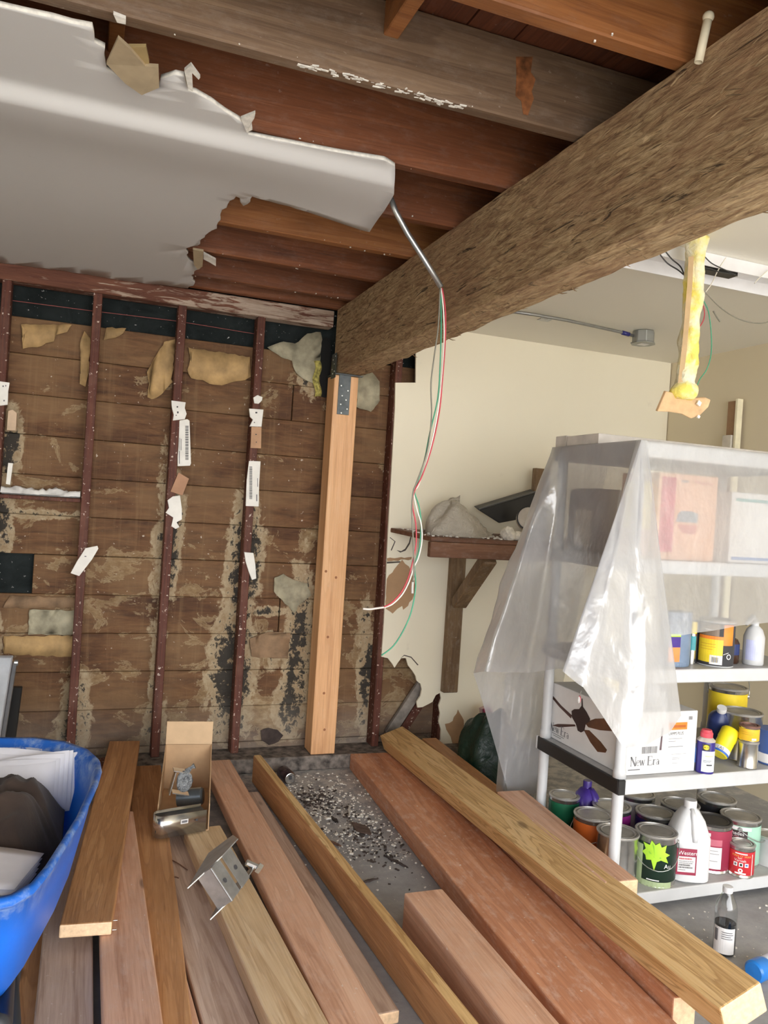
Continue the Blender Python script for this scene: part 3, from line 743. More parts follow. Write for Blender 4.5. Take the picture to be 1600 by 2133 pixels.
# ================================================================== storage shelf
SX0, SX1, SY0, SY1 = 1.853, 2.765, 2.35, 2.915
LV = [(.028, .073), (.443, .497), (.848, .897), (1.252, 1.300), (1.672, 1.727)]
shelf = thing('storage_shelf', 'white and black plastic shelving unit full of paint cans', 'shelf', ((SX0 + SX1) / 2, (SY0 + SY1) / 2, 0))
for i, (z0, z1) in enumerate(LV):
    mb = MB().bx(SX0 + .012, SX1 - .012, SY0 + .010, SY1 - .010, z1 - .014, z1)
    for k in range(9):
        mb.bx(SX0 + .02, SX1 - .02, SY0 + .05 + k * .055, SY0 + .056 + k * .055, z0 + .01, z1 - .012)
    s_ = mb.build('shelf_board', GREYP, shelf)
    MB().bx(SX0 + .03, SX1, SY0, SY0 + .012, z0, z1 + .001).build('front_rail', WHITE, s_, bevel=.003)
    MB().bx(SX0, SX1, SY1 - .012, SY1, z0, z1 + .001).build('back_rail', WHITE, s_, bevel=.003)
    sm = BLACKP if i in (1,) else GREYP
    MB().bx(SX0, SX0 + .012, SY0 + .004, SY1 - .012, z0, z1 + .001).build('side_rail', sm, s_, bevel=.003)
    MB().bx(SX1 - .012, SX1, SY0 + .012, SY1 - .012, z0, z1 + .001).build('side_rail', sm, s_, bevel=.003)
    MB().bx(SX0 + .001, SX0 + .032, SY0 - .001, SY0 + .014, z0, z1 + .001).build('corner_cap', BLACKP if i == 1 else WHITE, s_, bevel=.003)
for (x, y) in ((SX0 + .024, SY0 + .030), (SX0 + .024, SY1 - .035), (SX1 - .026, SY0 + .030), (SX1 - .026, SY1 - .035)):
    prof = [(.0001, 0), (.021, 0)]
    for (z0, z1) in LV[:-1]: prof += [(.021, z0), (.021, z1 + .001), (.024, z1 + .002), (.024, z1 + .03), (.0205, z1 + .036)]
    prof += [(.0205, LV[-1][1] - .01), (.0001, LV[-1][1] - .01)]
    MB().lathe(prof, (x, y, 0), 18).build('post', WHITE, shelf, smooth=True)

# ================================================================== cans
def can(name, label, x, y, z, r, h, body=TIN, wrap=None, wz=(.012, .022), lid=LID, cat='can', grp='paint cans on the shelf', bail=None, prints=None, split=None):
    t = thing(name, label, cat, (x, y, z), group=grp)
    MB().lathe([(.0001, 0), (r, 0), (r + .0015, .003), (r, .006), (r, h - .012), (r + .002, h - .008)], (x, y, z), 32).build('body', body, t, ang=.6)
    MB().lathe([(r + .002, h - .008), (r + .003, h - .003), (r + .001, h), (r - .005, h), (r - .007, h - .005), (r - .011, h - .005), (r - .012, h - .001), (r - .016, h - .001), (r - .018, h - .004), (.0001, h - .004)], (x, y, z), 32).build('lid', lid, t, ang=.6)
    if wrap is not None:
        MB().lathe([(r + .0002, wz[0]), (r + .0009, wz[0] + .0005), (r + .0009, h - wz[1])], (x, y, z), 32).build('paper_label', wrap, t, smooth=True)
    a0 = toward(x, y)
    if split:
        for (m, s0, s1, z0, z1) in split:
            Pr(cyl((x, y, z), r, a0, .0013)).rect(s0, z0, s1, z1, 10).build('label_field', m, t)
    for (m, kind, *a) in (prints or []):
        p = Pr(cyl((x, y, z), r, a0, .0018)); getattr(p, kind)(*a); p.build('lettering', m, t)
    if bail is not None:
        b0, drop = bail; P = []
        for k in range(17):
            u = -1 + 2 * k / 16; a = b0 + u * PI / 2
            rr_ = r + .006 + .012 * (1 - abs(u))
            P.append(Vector((x + rr_ * math.cos(a), y + rr_ * math.sin(a), z + h - .035 - drop * (1 - u * u))))
        MB().tube(P, .0018, 6).build('bail_handle', M_GALV, t, smooth=True)
        for a in (b0 - PI / 2, b0 + PI / 2):
            d = Vector((math.cos(a), math.sin(a), 0))
            MB().tube([Vector((x, y, z + h - .035)) + d * (r - .001), Vector((x, y, z + h - .035)) + d * (r + .007)], [.011, .007], 12).build('bail_ear', M_GALV, t)
    return t
R_ = .077; B0 = .0735
can('paint_can', 'dark green paint can by the back shelf leg', 1.948, 2.815, B0, .062, .20, wrap=plain('green_can_print', (.01, .13, .06), .4))
can('paint_can', 'orange-red paint can left of the front shelf leg', 1.962, 2.628, B0, R_, .19, wrap=plain('orange_can_print', (.55, .12, .02), .4), bail=(PI * 1.1, .06))
can('paint_can', 'bare metal paint can standing right at the front shelf leg', 1.953, 2.462, B0, R_, .19)
can('paint_can', 'magenta banded paint can behind the lime leaf can', 2.098, 2.695, B0, R_, .19, wrap=plain('magenta_print', (.28, .02, .22), .4))
lf = can('paint_can', 'black paint can with a large lime green leaf printed on it', 2.112, 2.437, B0, R_, .19, wrap=DKGREEN, wz=(.022, .03), bail=(toward(2.1, 2.437) + .15, .085),
         split=[(plain('sage_print', (.40, .50, .28), .5), -.085, -.045, .02, .15), (plain('sage_print', (.40, .50, .28), .5), -.07, .07, .0, .022)],
         prints=[(INKW, 'text', 'Au', .035, .075, .024), (INKW, 'rect', -.025, .026, .02, .03, 4)])
leaf = [(0, -.055), (.008, -.02), (.022, -.012), (.05, -.022), (.04, 0), (.056, .008), (.036, .018), (.04, .045), (.022, .036), (.014, .052), (0, .042), (-.014, .056), (-.02, .038), (-.045, .042), (-.034, .02), (-.048, .005), (-.034, -.004), (-.03, -.02), (-.012, -.016)]
Pr(cyl((2.112, 2.437, B0), R_, toward(2.112, 2.437), .0022)).poly([(x, y + .118) for x, y in leaf]).build('leaf_print', LIME, lf)
Pr(cyl((2.112, 2.437, B0), R_, toward(2.112, 2.437), .0026)).poly([(.0, .11), (.02, .118), (.044, .099), (.02, .112)]).poly([(0, .112), (-.004, .155), (-.012, .166), (-.003, .13)]).poly([(0, .112), (-.02, .125), (-.04, .155), (-.016, .13)]).build('leaf_veins', plain('leaf_dark', (.26, .58, .05), .5), lf)
can('paint_can', 'navy labelled paint can between the leaf can and white jug', 2.24, 2.598, B0, R_, .19, wrap=plain('navy_can_print', (.02, .02, .12), .4))
can('paint_can', 'rearmost paint can with a plain grey lid, middle of bottom shelf', 2.305, 2.80, B0, R_, .19, wrap=WHITEC)
can('paint_can', 'tall black paint can behind the white jug', 2.398, 2.636, B0, R_, .198, wrap=plain('black_can_print', (.03, .03, .035), .4))
can('paint_can', 'black labelled paint can at the back right of the bottom shelf', 2.612, 2.655, B0, R_, .20, wrap=plain('black_can_print', (.03, .03, .035), .4))
can('paint_can', 'maroon paint can with a white panel right of the jug', 2.423, 2.482, B0, R_, .19, wrap=MAROON, lid=plain('black_lid', (.07, .065, .06), .4, .4), bail=(PI * .5, -.03),
    split=[(WHITEC, -.012, .045, .02, .105), (plain('rose_print', (.50, .13, .18), .5), -.03, .045, .11, .135)],
    prints=[(INKG, 'rect', 0, .09, .03, .092, 3), (INKG, 'rect', 0, .078, .035, .08, 3), (INKG, 'rect', 0, .05, .03, .052, 3), (INKW, 'rect', -.01, .145, .0, .158, 2)])
can('paint_can', 'mint green paint can behind the small red can', 2.583, 2.492, B0, R_, .19, wrap=MINT, bail=(PI * 1.75, .05),
    split=[(plain('brush_black', (.05, .03, .03), .5), -.06, .03, .118, .15), (WHITEC, -.06, .045, .152, .165)],
    prints=[(INKW, 'text', 'Shades', -.038, .132, .02), (plain('pink_letter', (.75, .35, .38), .5), 'text', 'PAINTS', -.05, .118, .015)])
can('paint_can', 'small red varnish can at the front of the bottom shelf', 2.500, 2.396, B0, .048, .125, wrap=REDP,
    split=[(INKW, .043, .046, .012, .095)], grp='paint cans on the shelf',
    prints=[(INKW, 'rect', -.022, .093, .022, .097, 6), (plain('gold_letter', (.85, .45, .10), .5), 'text', 'MAN O\' WAR', -.033, .082, .0115), (INKW, 'text', 'Spar', -.012, .075, .009), (INKW, 'text', 'Varnish', -.024, .064, .014),
            (INKW, 'rect', -.026, .045, -.012, .06, 2), (INKW, 'rect', -.006, .045, .008, .06, 2), (INKW, 'rect', .014, .045, .028, .06, 2), (DKGREEN, 'rect', -.003, .048, .005, .057, 2), (INKG, 'rect', -.023, .048, -.015, .057, 2), (BLUE, 'rect', .017, .05, .025, .056, 2), (INKW, 'arc', 0, .03, .006, .006, 0, 360, .005), (INKW, 'rect', -.02, .016, .02, .022, 6)])
can('paint_can', 'dark dented can lying in shadow at far right of bottom shelf', 2.70, 2.45, B0, .055, .12, body=GREYP)

# jugs
def jug(label, x, y, z, w, d, h, mat, cap, yaw, top=.36, cat='jug'):
    t = thing('jug', label, cat, (x, y, z), (0, 0, yaw))
    def sec(fx, fy, zz, n=24, p=4.0):
        out_ = []
        for k in range(n):
            a = 2 * PI * k / n; c, s = math.cos(a), math.sin(a)
            out_.append((math.copysign(abs(c) ** (2 / p), c) * fx, math.copysign(abs(s) ** (2 / p), s) * fy, zz))
        return out_
    lev = [(.86, 0), (1, .03), (1, .5), (1, 1 - top), (.94, 1 - top * .9), (.72, 1 - top * .45), (.42, 1 - top * .12), (.30, 1 - .03), (.27, 1)]
    V = []; n = 24
    for (f, q) in lev: V += sec(w / 2 * f, d / 2 * f, q * h, n, 3.2)
    F = [(i * n + k, i * n + (k + 1) % n, (i + 1) * n + (k + 1) % n, (i + 1) * n + k) for i in range(len(lev) - 1) for k in range(n)] + [list(range(n)), [(len(lev) - 1) * n + k for k in range(n)]]
    MB().add(V, F).build('body', mat, t, world=False, ang=.9)
    MB().lathe([(.0001, h + .022), (w * .15, h + .022), (w * .16, h + .018), (w * .16, h - .004), (.0001, h - .004)], (0, 0, 0), 18).build('cap', cap, t, world=False, ang=.6)
    MB().tube([(0, -d * .49, h * (1 - top) - .005), (0, -d * .47, h * (1 - top * .75)), (0, -d * .30, h * (1 - top * .30)), (0, -d * .13, h * .965)], [.010, .0115, .0115, .010], 10).build('handle', mat, t, world=False, smooth=True)
    return t
JW = plain('milky_plastic', (.74, .75, .76), .35, vary=.02)
jx, jy = 2.262, 2.432
ja = toward(jx, jy) + PI / 2
t = jug('white plastic gallon jug with red and white label on bottom shelf', jx, jy, B0, .150, .150, .275, JW, WHITEC, ja + .35, .40)
lp = lambda z0: (lambda x, y: Vector((x, -.0757, y)))
def jugface(off): return lambda x, y: Vector((x, -.0752 + .04 * max(0, abs(x) - .045) - off, y))
for nm, m, sh in (('label_field', MAROON, [('rect', -.066, .035, .010, .135, 8)]), ('label_field', WHITEC, [('rect', -.060, .046, .005, .105, 6)])):
    p = Pr(jugface(.0012 if m is MAROON else .0018))
    for k_, *a in sh: getattr(p, k_)(*a)
    p.mb.build(nm, m, t, world=False, recalc=False)
for z_, x1_, m in ((.094, -.008, REDP), (.086, -.002, INKG), (.079, -.006, INKG), (.070, -.014, INK), (.061, -.004, INK), (.053, -.03, INKG)):
    p = Pr(jugface(.0025)); p.bars(-.056, z_, x1_, z_ + (.006 if m is not INKG else .003), 12, int(z_ * 1000)); p.mb.build('small_print', m, t, world=False, recalc=False)
for txt, x, y, sz, m in (('Western', -.061, .112, .021, INKW),):
    p = Pr(jugface(.0025)); p.text(txt, x, y, sz); p.mb.build('lettering', m, t, world=False, recalc=False)
jug('deep purple plastic jug behind the shelf leg', 2.048, 2.80, B0, .115, .11, .235, PURPLE, PURPLE, toward(2.04, 2.79) + PI / 2 + .8, .3)

# ------------------------------------------------------------------ second shelf
Z2 = LV[1][1] + .001
FX0, FX1, FY0, FY1, FZ1 = 1.902, 2.232, 2.392, 2.893, Z2 + .232
fan = thing('fan_box', 'white carton with a brown ceiling fan pictured on its side', 'box', ((FX0 + FX1) / 2, (FY0 + FY1) / 2, Z2))
MB().bx(FX0, FX1, FY0, FY1, Z2, FZ1).build('carton', WHITEC, fan, bevel=.002)
side = lambda off: face((FX0, FY1, Z2), (0, -1, 0), (0, 0, 1), (-1, 0, 0), off)
front = lambda off: face((FX0, FY0, Z2), (1, 0, 0), (0, 0, 1), (0, -1, 0), off)
BR1 = plain('fan_brown', (.075, .03, .02), .5, vary=.15); BR2 = plain('fan_brown_light', (.13, .055, .025), .5, vary=.15)
def sp(px, py):      # a point of the photographed side picture in the side's own measures
    p = atX(px, py, FX0); return (FY1 - p.y, p.z - Z2)
p = Pr(side(.0008)); p.poly([sp(*q) for q in ((1139, 1440), (1146, 1442), (1170, 1470), (1192, 1490), (1190, 1497), (1165, 1472))]); p.poly([sp(*q) for q in ((1150, 1511), (1162, 1508), (1198, 1509), (1200, 1513), (1165, 1515))]); p.build('fan_blade_print', BR1, fan)
p = Pr(side(.0008)); p.poly([sp(*q) for q in ((1218, 1505), (1240, 1497), (1268, 1496), (1276, 1508), (1276, 1523), (1250, 1521), (1226, 1515))]); p.poly([sp(*q) for q in ((1216, 1520), (1228, 1521), (1252, 1545), (1265, 1562), (1262, 1568), (1245, 1566), (1230, 1546))]); p.build('fan_blade_print', BR2, fan)
p = Pr(side(.0012)); p.poly([sp(*q) for q in ((1191, 1481), (1197, 1477), (1207, 1477), (1212, 1470), (1212, 1455), (1214, 1455), (1215, 1472), (1222, 1482), (1230, 1497), (1229, 1503), (1221, 1508), (1218, 1522), (1211, 1526), (1204, 1522), (1200, 1508), (1192, 1494))]); p.build('fan_motor_print', plain('fan_dark', (.035, .016, .014), .5), fan)
x0, z0 = sp(1136, 1528); x0 += .022; Pr(side(.0012)).new_era(x0 + .012, max(.03, z0 - .006), .036).build('lettering', INKG, fan)
Pr(side(.0012)).rect(x0 + .03, .022, x0 + .12, .0245).rect(x0 + .04, .014, x0 + .10, .0165).build('lettering', INKG, fan)
Pr(front(.0008)).new_era(.030, .034, .034).build('lettering', INKG, fan)
Pr(front(.0008)).rect(.02, .018, .075, .022).build('lettering', INKG, fan)
Pr(front(.0008)).bars(.078, .078, .148, .104, 16, 4).build('bar_code', INKG, fan)
Pr(front(.0008)).poly([(.158, .088), (.168, .088), (.170, .17), (.164, .17)]).build('picture_print', plain('dark_plum_print', (.12, .08, .09), .6), fan)
Pr(front(.0008)).rect(.195, .162, .282, .190).build('sticker', ORANGE, fan)
Pr(front(.0012)).rect(.205, .170, .275, .180).build('sticker_band', plain('sticker_brown', (.45, .12, .02), .6), fan)
Pr(front(.0008)).text('LAMPS PLUS', .197, .143, .016, .82).build('lettering', INK, fan)
Pr(front(.0008)).rect(.198, .128, .262, .1295).rect(.198, .118, .232, .1195).rect(.198, .097, .268, .099).rect(.215, .069, .285, .070).rect(.22, .055, .26, .056).rect(.22, .05, .255, .051).rect(.22, .035, .25, .036).build('lettering', INKG, fan)
Pr(front(.0008)).bars(.287, .198, .305, .212, 6, 8).build('bar_code', INKG, fan)

def lay(c, d, r, prof, mat, name, parent, n=24):
    """a lathe along direction d, local (not world) coordinates inside a thing at c"""
    q = Vector((0, 0, 1)).rotation_difference(Vector(d).normalized()).to_matrix()
    return MB().lathe(prof, c, n, q).build(name, mat, parent, ang=.6)
w = atZ(1467, 1607, Z2)
sp_ = thing('spray_can', 'blue and white spray can with red cap beside the fan carton', 'spray can', (w.x, w.y, Z2))
r = .033
MB().lathe([(.0001, 0), (r, 0), (r, .118), (r - .002, .121)], w, 28).build('body', plain('spray_blue', (.03, .02, .22), .3), sp_, ang=.6)
MB().lathe([(r, .119), (r + .001, .122), (r - .006, .129), (.016, .139), (.0001, .139)], w, 28).build('dome', plain('silver_dome', (.72, .68, .64), .35, .5), sp_, ang=.6)
MB().lathe([(.023, .134), (.0235, .150), (.021, .153), (.018, .162), (.0001, .163)], w, 22).build('cap', plain('cap_red', (.60, .07, .10), .4), sp_, ang=.6)
a0 = toward(w.x, w.y)
Pr(cyl(w, r, a0, .0006)).rect(-.012, .008, .045, .086, 8).build('paper_label', plain('pale_blue_print', (.72, .80, .86), .5), sp_)
Pr(cyl(w, r, a0, .0008)).rect(-.012, .088, .016, .114, 6).build('emblem_field', INK, sp_)
Pr(cyl(w, r, a0, .0011)).arc(.002, .101, .0055, .0045, 0, 360, .010, 14).build('emblem', YELLOW, sp_)
Pr(cyl(w, r, a0, .0014)).text('WD-40', -.0085, .0985, .0068).build('lettering', INK, sp_)
Pr(cyl(w, r, a0, .0010)).rect(0, .066, .03, .07, 4).build('lettering', plain('green_line', (.55, .75, .35), .5), sp_)
Pr(cyl(w, r, a0, .0010)).rect(.006, .032, .028, .037, 4).rect(-.006, .05, .025, .0515, 4).rect(-.006, .045, .02, .0465, 4).build('lettering', INK, sp_)

can('paint_can', 'large bare tin can behind the small yellow can on shelf', 2.570, 2.510, Z2, .080, .19, grp='cans on the second shelf')
can('paint_can', 'small shiny tin can under the yellow can', 2.500, 2.398, Z2, .037, .105, grp='cans on the second shelf')
can('paint_can', 'small yellow can balanced on the shiny tin', 2.500, 2.398, Z2 + .1055, .037, .062, wrap=plain('amber_print', (.88, .55, .04), .45), wz=(.004, .012), grp='cans on the second shelf', lid=plain('rusty_lid', (.28, .15, .12), .5, .5),
    prints=[(plain('amber_dark', (.70, .38, .03), .5), 'rect', -.03, .036, .02, .038, 5), (plain('amber_dark', (.70, .38, .03), .5), 'rect', -.03, .028, .015, .03, 5), (INKW, 'rect', .01, .008, .028, .016, 3)])
pl = atY(1515, 1470, 2.74)
can('paint_can', 'yellow banded paint can with wire handle at the shelf back', pl.x, 2.74, Z2, .080, .235, wrap=YELLOW, bail=(PI * .25, -.13), grp='cans on the second shelf')
# navy bottle lying askew, tilted yellow bottle
def bottle(name, label, base, d, L, r, mat, cap, capr=.014, cat='bottle', flat=1.0):
    t = thing(name, label, cat, base)
    lay(base, d, r, [(.0001, 0), (r * .94, 0), (r, .006), (r, L * .68), (r * .9, L * .76), (r * .5, L * .88), (capr, L * .92), (capr, L)], mat, 'body', t)
    lay(base, d, r, [(capr + .001, L * .93), (capr + .002, L * .94), (capr + .002, L * 1.06), (.0001, L * 1.06)], cap, 'cap', t)
    return t
b0 = atY(1492, 1552, 2.56); b1 = atY(1462, 1492, 2.50)
bottle('bottle', 'navy oil bottle with white cap leaning behind red spray cap', Vector((b0.x + .015, 2.58, Z2 + .058)), (-.22, -.35, .8), .155, .045, NAVY, WHITEC, .017)
y0 = atY(1497, 1572, 2.44); y1 = atY(1524, 1520, 2.46)
dv = (y1 - y0).normalized()
t = thing('bottle', 'yellow plastic bottle lying tilted next to the spray can', 'bottle', y0)
lay(y0, dv, .034, [(.0001, 0), (.030, 0), (.034, .004), (.034, .07), (.036, .074), (.036, .112), (.032, .118), (.0001, .120)], plain('bright_yellow_plastic', (.90, .75, .02), .4), 'body', t)
lay(y0 - dv * .002, dv, .034, [(.0345, .006), (.0347, .008), (.0347, .030)], WHITEC, 'paper_label', t)
lay(y0 - dv * .002, dv, .034, [(.0348, .004), (.0349, .005), (.0349, .013)], BLUE, 'label_band', t)
q3 = Vector((0, 0, 1)).rotation_difference(dv).to_matrix()
tw = q3.inverted() @ (CAM - y0); aa = math.atan2(tw.y, tw.x)
Pr(lambda x, y: y0 + q3 @ Vector((.0352 * math.cos(aa + x / .0352), .0352 * math.sin(aa + x / .0352), y))).text('LAS', -.018, .012, .016).build('lettering', INK, t)
bx = thing('small_box', 'little blue and white box under the tilted yellow bottle', 'box', (2.335, 2.50, Z2))
MB().bx(2.30, 2.372, 2.475, 2.53, Z2, Z2 + .06).build('carton', BLUE, bx, bevel=.002)
MB().bx(2.373, 2.405, 2.475, 2.53, Z2, Z2 + .085).build('side_panel', WHITEC, bx, bevel=.002)
tb = thing('tub', 'blue and white plastic tub at right end of second shelf', 'tub', (2.63, 2.42, Z2))
MB().lathe([(.0001, 0), (.052, 0), (.054, .004), (.056, .135), (.058, .138), (.0001, .140)], (2.648, 2.42, Z2), 28).build('body', plain('tub_blue', (.06, .12, .34), .4), tb, ang=.6)
MB().lathe([(.0552, .008), (.0556, .010), (.0562, .045)], (2.648, 2.42, Z2), 28).build('paper_label', WHITEC, tb, smooth=True)
# things lying on the fan carton: tin on its side, yellow sack
c = atY(1447, 1463, 2.6)
t = thing('tin_can', 'empty tin can lying on its side on the carton', 'can', (2.30, 2.60, FZ1))
cz = FZ1 + .031
d = Vector((.55, -.8, 0)).normalized(); c0 = Vector((2.165, 2.60, cz))
lay(c0, d, .03, [(.0001, 0), (.030, 0), (.030, .07), (.032, .072), (.030, .074), (.027, .073), (.027, .006), (.0001, .006)], TIN, 'shell', t)
lay(c0, d, .03, [(.0303, .006), (.0305, .008), (.0305, .045)], WHITEC, 'paper_label', t)
sk = thing('paper_sack', 'yellow and white paper sack slumped behind tin can', 'sack', (2.12, 2.72, FZ1))
def sack(u, v):
    a = 2 * PI * u; q = math.sin(PI * min(.98, max(.02, v)) ** .8)
    k = 1 + .12 * mnoise.noise(Vector((math.cos(a) * 2, math.sin(a) * 2, v * 4)))
    return (2.12 + .085 * k * math.cos(a) * (.35 + .65 * q), 2.71 + .045 * k * math.sin(a) * (.35 + .65 * q), FZ1 + .001 + .115 * v)
MB().grid(sack, 24, 12).build('bag', [plain('sack_yellow', (.80, .58, .04), .6)], sk, smooth=True)
MB().bx(2.168, 2.20, 2.66, 2.70, FZ1 + .002, FZ1 + .11).build('white_panel', WHITEC, sk, bevel=.004)

# ------------------------------------------------------------------ third shelf
Z3 = LV[2][1] + .001
p = atY(1432, 1380, 2.43)
t = thing('canister', 'slate blue plastic canister with purple and orange label', 'canister', (p.x, 2.43, Z3))
x, y = 2.135, 2.432
def can_sec(u, v):
    a = 2 * PI * u
    return (x + .062 * math.copysign(abs(math.cos(a)) ** .8, math.cos(a)), y + .040 * math.copysign(abs(math.sin(a)) ** .8, math.sin(a)), Z3 + .006 + .20 * v)
t.location = (x, y, Z3)
SLATE = plain('slate_plastic', (.17, .235, .34), .4)
MB().grid(can_sec, 32, 6).add([can_sec(k / 32, 1) for k in range(32)], [list(range(32))]).build('body', SLATE, t, smooth=False, ang=.8)
MB().lathe([(.0001, 0), (1, 0), (1, .03), (.97, .034)], (0, 0, 0), 32).build('foot', SLATE, t, world=False).scale = (.0635, .0415, .5)
for m, z0, z1 in ((PURPLE, .075, .115), (plain('label_orange', (.92, .27, .08), .5), .02, .075), (LIME, .115, .125)):
    Pr(lambda a_, b_: Vector((x - .068 + a_, y - .0415 + .0, Z3 + b_))).rect(.004, z0, .058, z1).build('label_field', m, t)
for i, (dx, m, top, lab) in enumerate(((.0, INK, YELLOW, 'slim silver spray can with yellow cap on third shelf'), (-.035, PINK, INK, 'slim pink labelled tube beside slate canister'), (.034, INK, INK, 'slim black marker can left of yellow paint can'))):
    xx, yy = 2.232 + dx, 2.448 + (.03 if i else 0)
    t = thing('tube', lab, 'tube', (xx, yy, Z3))
    MB().lathe([(.0001, 0), (.015, 0), (.015, .15), (.0001, .15)], (xx, yy, Z3), 18).build('body', TIN if i == 0 else m, t, ang=.6)
    MB().lathe([(.0155, .12), (.0155, .165), (.0001, .167)], (xx, yy, Z3), 18).build('cap', top, t, ang=.6)
    Pr(cyl((xx, yy, Z3), .015, toward(xx, yy), .0006)).rect(-.016, .055 if i == 0 else .03, .016, .11, 6).build('paper_label', [plain('teal_print', (.05, .30, .34), .5), plain('peach_print', (.85, .45, .30), .5), INK][i], t)
x, y = 2.335, 2.432
can('paint_can', 'yellow and orange paint can with bar code on third shelf', x, y, Z3, .066, .18, wrap=INK, wz=(.004, .012), grp='cans on the third shelf', body=WHITE,
    split=[(YELLOW, -.075, .026, .016, .105), (ORANGE, -.075, .026, .105, .118), (ORANGE, .026, .070, .085, .165), (plain('tan_dark_print', (.20, .15, .11), .5), -.075, .01, .119, .165), (WHITEC, -.02, .026, .010, .045)],
    prints=[(INKG, 'bars', -.012, .018, .012, .038, 10, 3), (plain('amber_dark', (.70, .38, .03), .5), 'rect', -.06, .085, .0, .087, 5), (plain('amber_dark', (.70, .38, .03), .5), 'rect', -.06, .075, .0, .077, 5), (plain('amber_dark', (.70, .38, .03), .5), 'rect', -.06, .065, -.01, .067, 5),
            (INKW, 'arc', .052, .042, .009, .009, 0, 360, .003), (INKW, 'stroke', .028, .05, .05, .058, .002), (INKW, 'rect', -.05, .14, -.02, .143, 3)])
t = thing('jar', 'dark brown and blue glass jar at right of third shelf', 'jar', (2.44, 2.47, Z3))
MB().lathe([(.0001, 0), (.036, 0), (.038, .004), (.038, .08), (.03, .095), (.02, .1), (.02, .115), (.0001, .116)], (2.44, 2.47, Z3), 22).build('body', plain('brown_glass', (.05, .022, .012), .2), t, ang=.6)
MB().lathe([(.0385, .035), (.0387, .036), (.0387, .078)], (2.44, 2.47, Z3), 22).build('paper_label', NAVY, t, smooth=True)
t = thing('spray_bottle', 'white spray bottle with grey trigger at right of third shelf', 'spray bottle', (2.525, 2.43, Z3))
MB().lathe([(.0001, 0), (.038, 0), (.04, .005), (.04, .11), (.03, .14), (.015, .155), (.015, .17), (.0001, .17)], (2.525, 2.43, Z3), 22).build('body', WHITE, t, ang=.7)
MB().tube([(2.525, 2.43, Z3 + .17), (2.50, 2.42, Z3 + .19), (2.45, 2.40, Z3 + .165)], [.013, .012, .008], 10).build('trigger', GREYP, t, smooth=True)
Pr(cyl((2.525, 2.43, Z3), .04, toward(2.525, 2.43), .0006)).rect(-.03, .02, .03, .10, 8).build('paper_label', plain('lilac_print', (.55, .58, .82), .5), t)

# ------------------------------------------------------------------ fourth shelf, seen through the sheet
Z4 = LV[3][1] + .001
PEACH = plain('peach_card', (.72, .42, .27), .7, vary=.05)
bx = thing('tool_box', 'peach cardboard carton with a crimson stripe behind the plastic', 'box', (2.14, 2.5, Z4))
X0, X1, Y0, Y1, ZT = 1.985, 2.262, 2.40, 2.62, Z4 + .325
MB().bx(X0, X1, Y0, Y1, Z4, ZT).build('carton', PEACH, bx, bevel=.002)
fr = lambda off: face((X0, Y0, Z4), (1, 0, 0), (0, 0, 1), (0, -1, 0), off)
Pr(fr(.0008)).rect(.012, .03, .078, .31).build('stripe', plain('crimson_print', (.50, .03, .09), .6), bx)
Pr(fr(.0008)).poly([(.088, .145), (.19, .145), (.19, .18), (.16, .187), (.11, .187), (.095, .175)]).build('tool_picture', plain('steel_blue_print', (.17, .27, .33), .6), bx)
Pr(fr(.0008)).poly([(.095, .135), (.19, .135), (.18, .10), (.12, .105)]).build('tool_picture', plain('dull_red_print', (.50, .13, .11), .6), bx)
Pr(fr(.0008)).text('Milwaukee', .165, .292, .020).build('lettering', plain('red_letter', (.45, .05, .05), .6), bx)
Pr(fr(.0008)).rect(.10, .295, .135, .303).build('small_print', INKG, bx)
bx = thing('product_box', 'white box with blue lines, right end behind plastic', 'box', (2.45, 2.47, Z4))
MB().bx(2.335, 2.60, 2.40, 2.56, Z4 + .0, Z4 + .275).build('carton', WHITEC, bx, bevel=.002)
fr = face((2.335, 2.40, Z4), (1, 0, 0), (0, 0, 1), (0, -1, 0))
Pr(fr).rect(.02, .24, .24, .252).build('stripe', plain('teal_line', (.15, .40, .40), .6), bx); Pr(fr).rect(.015, .012, .25, .024).build('stripe', plain('blue_line', (.12, .25, .55), .6), bx)
bx = thing('yellow_packet', 'yellow paper packet behind the plastic at the carton', 'packet', (1.945, 2.52, Z4))
MB().bx(1.905, 1.98, 2.42, 2.50, Z4, Z4 + .29).build('packet', plain('packet_yellow', (.82, .66, .16), .6), bx, bevel=.012, seg=3)
MB().bx(1.904, 1.979, 2.4195, 2.5, Z4 + .001, Z4 + .12).build('packet_foot', plain('packet_rose', (.75, .48, .38), .6), bx, bevel=.012, seg=3)
bx = thing('grey_case', 'dark grey case standing deep in the covered shelf', 'case', (1.93, 2.73, Z4))
MB().bx(1.90, 2.15, 2.66, 2.87, Z4, Z4 + .26).build('shell', plain('case_grey', (.16, .15, .16), .5), bx, bevel=.03, seg=3)
MB().bx(1.898, 1.90, 2.69, 2.80, Z4 + .02, Z4 + .17).build('panel', plain('case_label', (.5, .45, .36), .6), bx)

# boards lying on top of the shelf
ZT5 = LV[4][1] + .006
def slab(label, x0, x1, y0, y1, z0, z1, m):
    o_ = MB().bx(x0, x1, y0, y1, z0, z1).build('foam_board', m, None, ((x0 + x1) / 2, (y0 + y1) / 2, z0), bevel=.002)
    return tag(o_, label, 'board', 'boards on top of the shelf')
PALEW = plain('pale_board', (.62, .58, .53), .7)
q0 = atY(1180, 907, 2.86); q1 = atY(1248, 902, 2.62)
slab('short pale board lying on the shelf top, left', q0.x, q0.x + .34, 2.86, 2.94, ZT5, q0.z, PALEW)
slab('long pale board lying along the shelf top', q1.x, 2.76, 2.62, 2.84, ZT5, q1.z, PALEW)
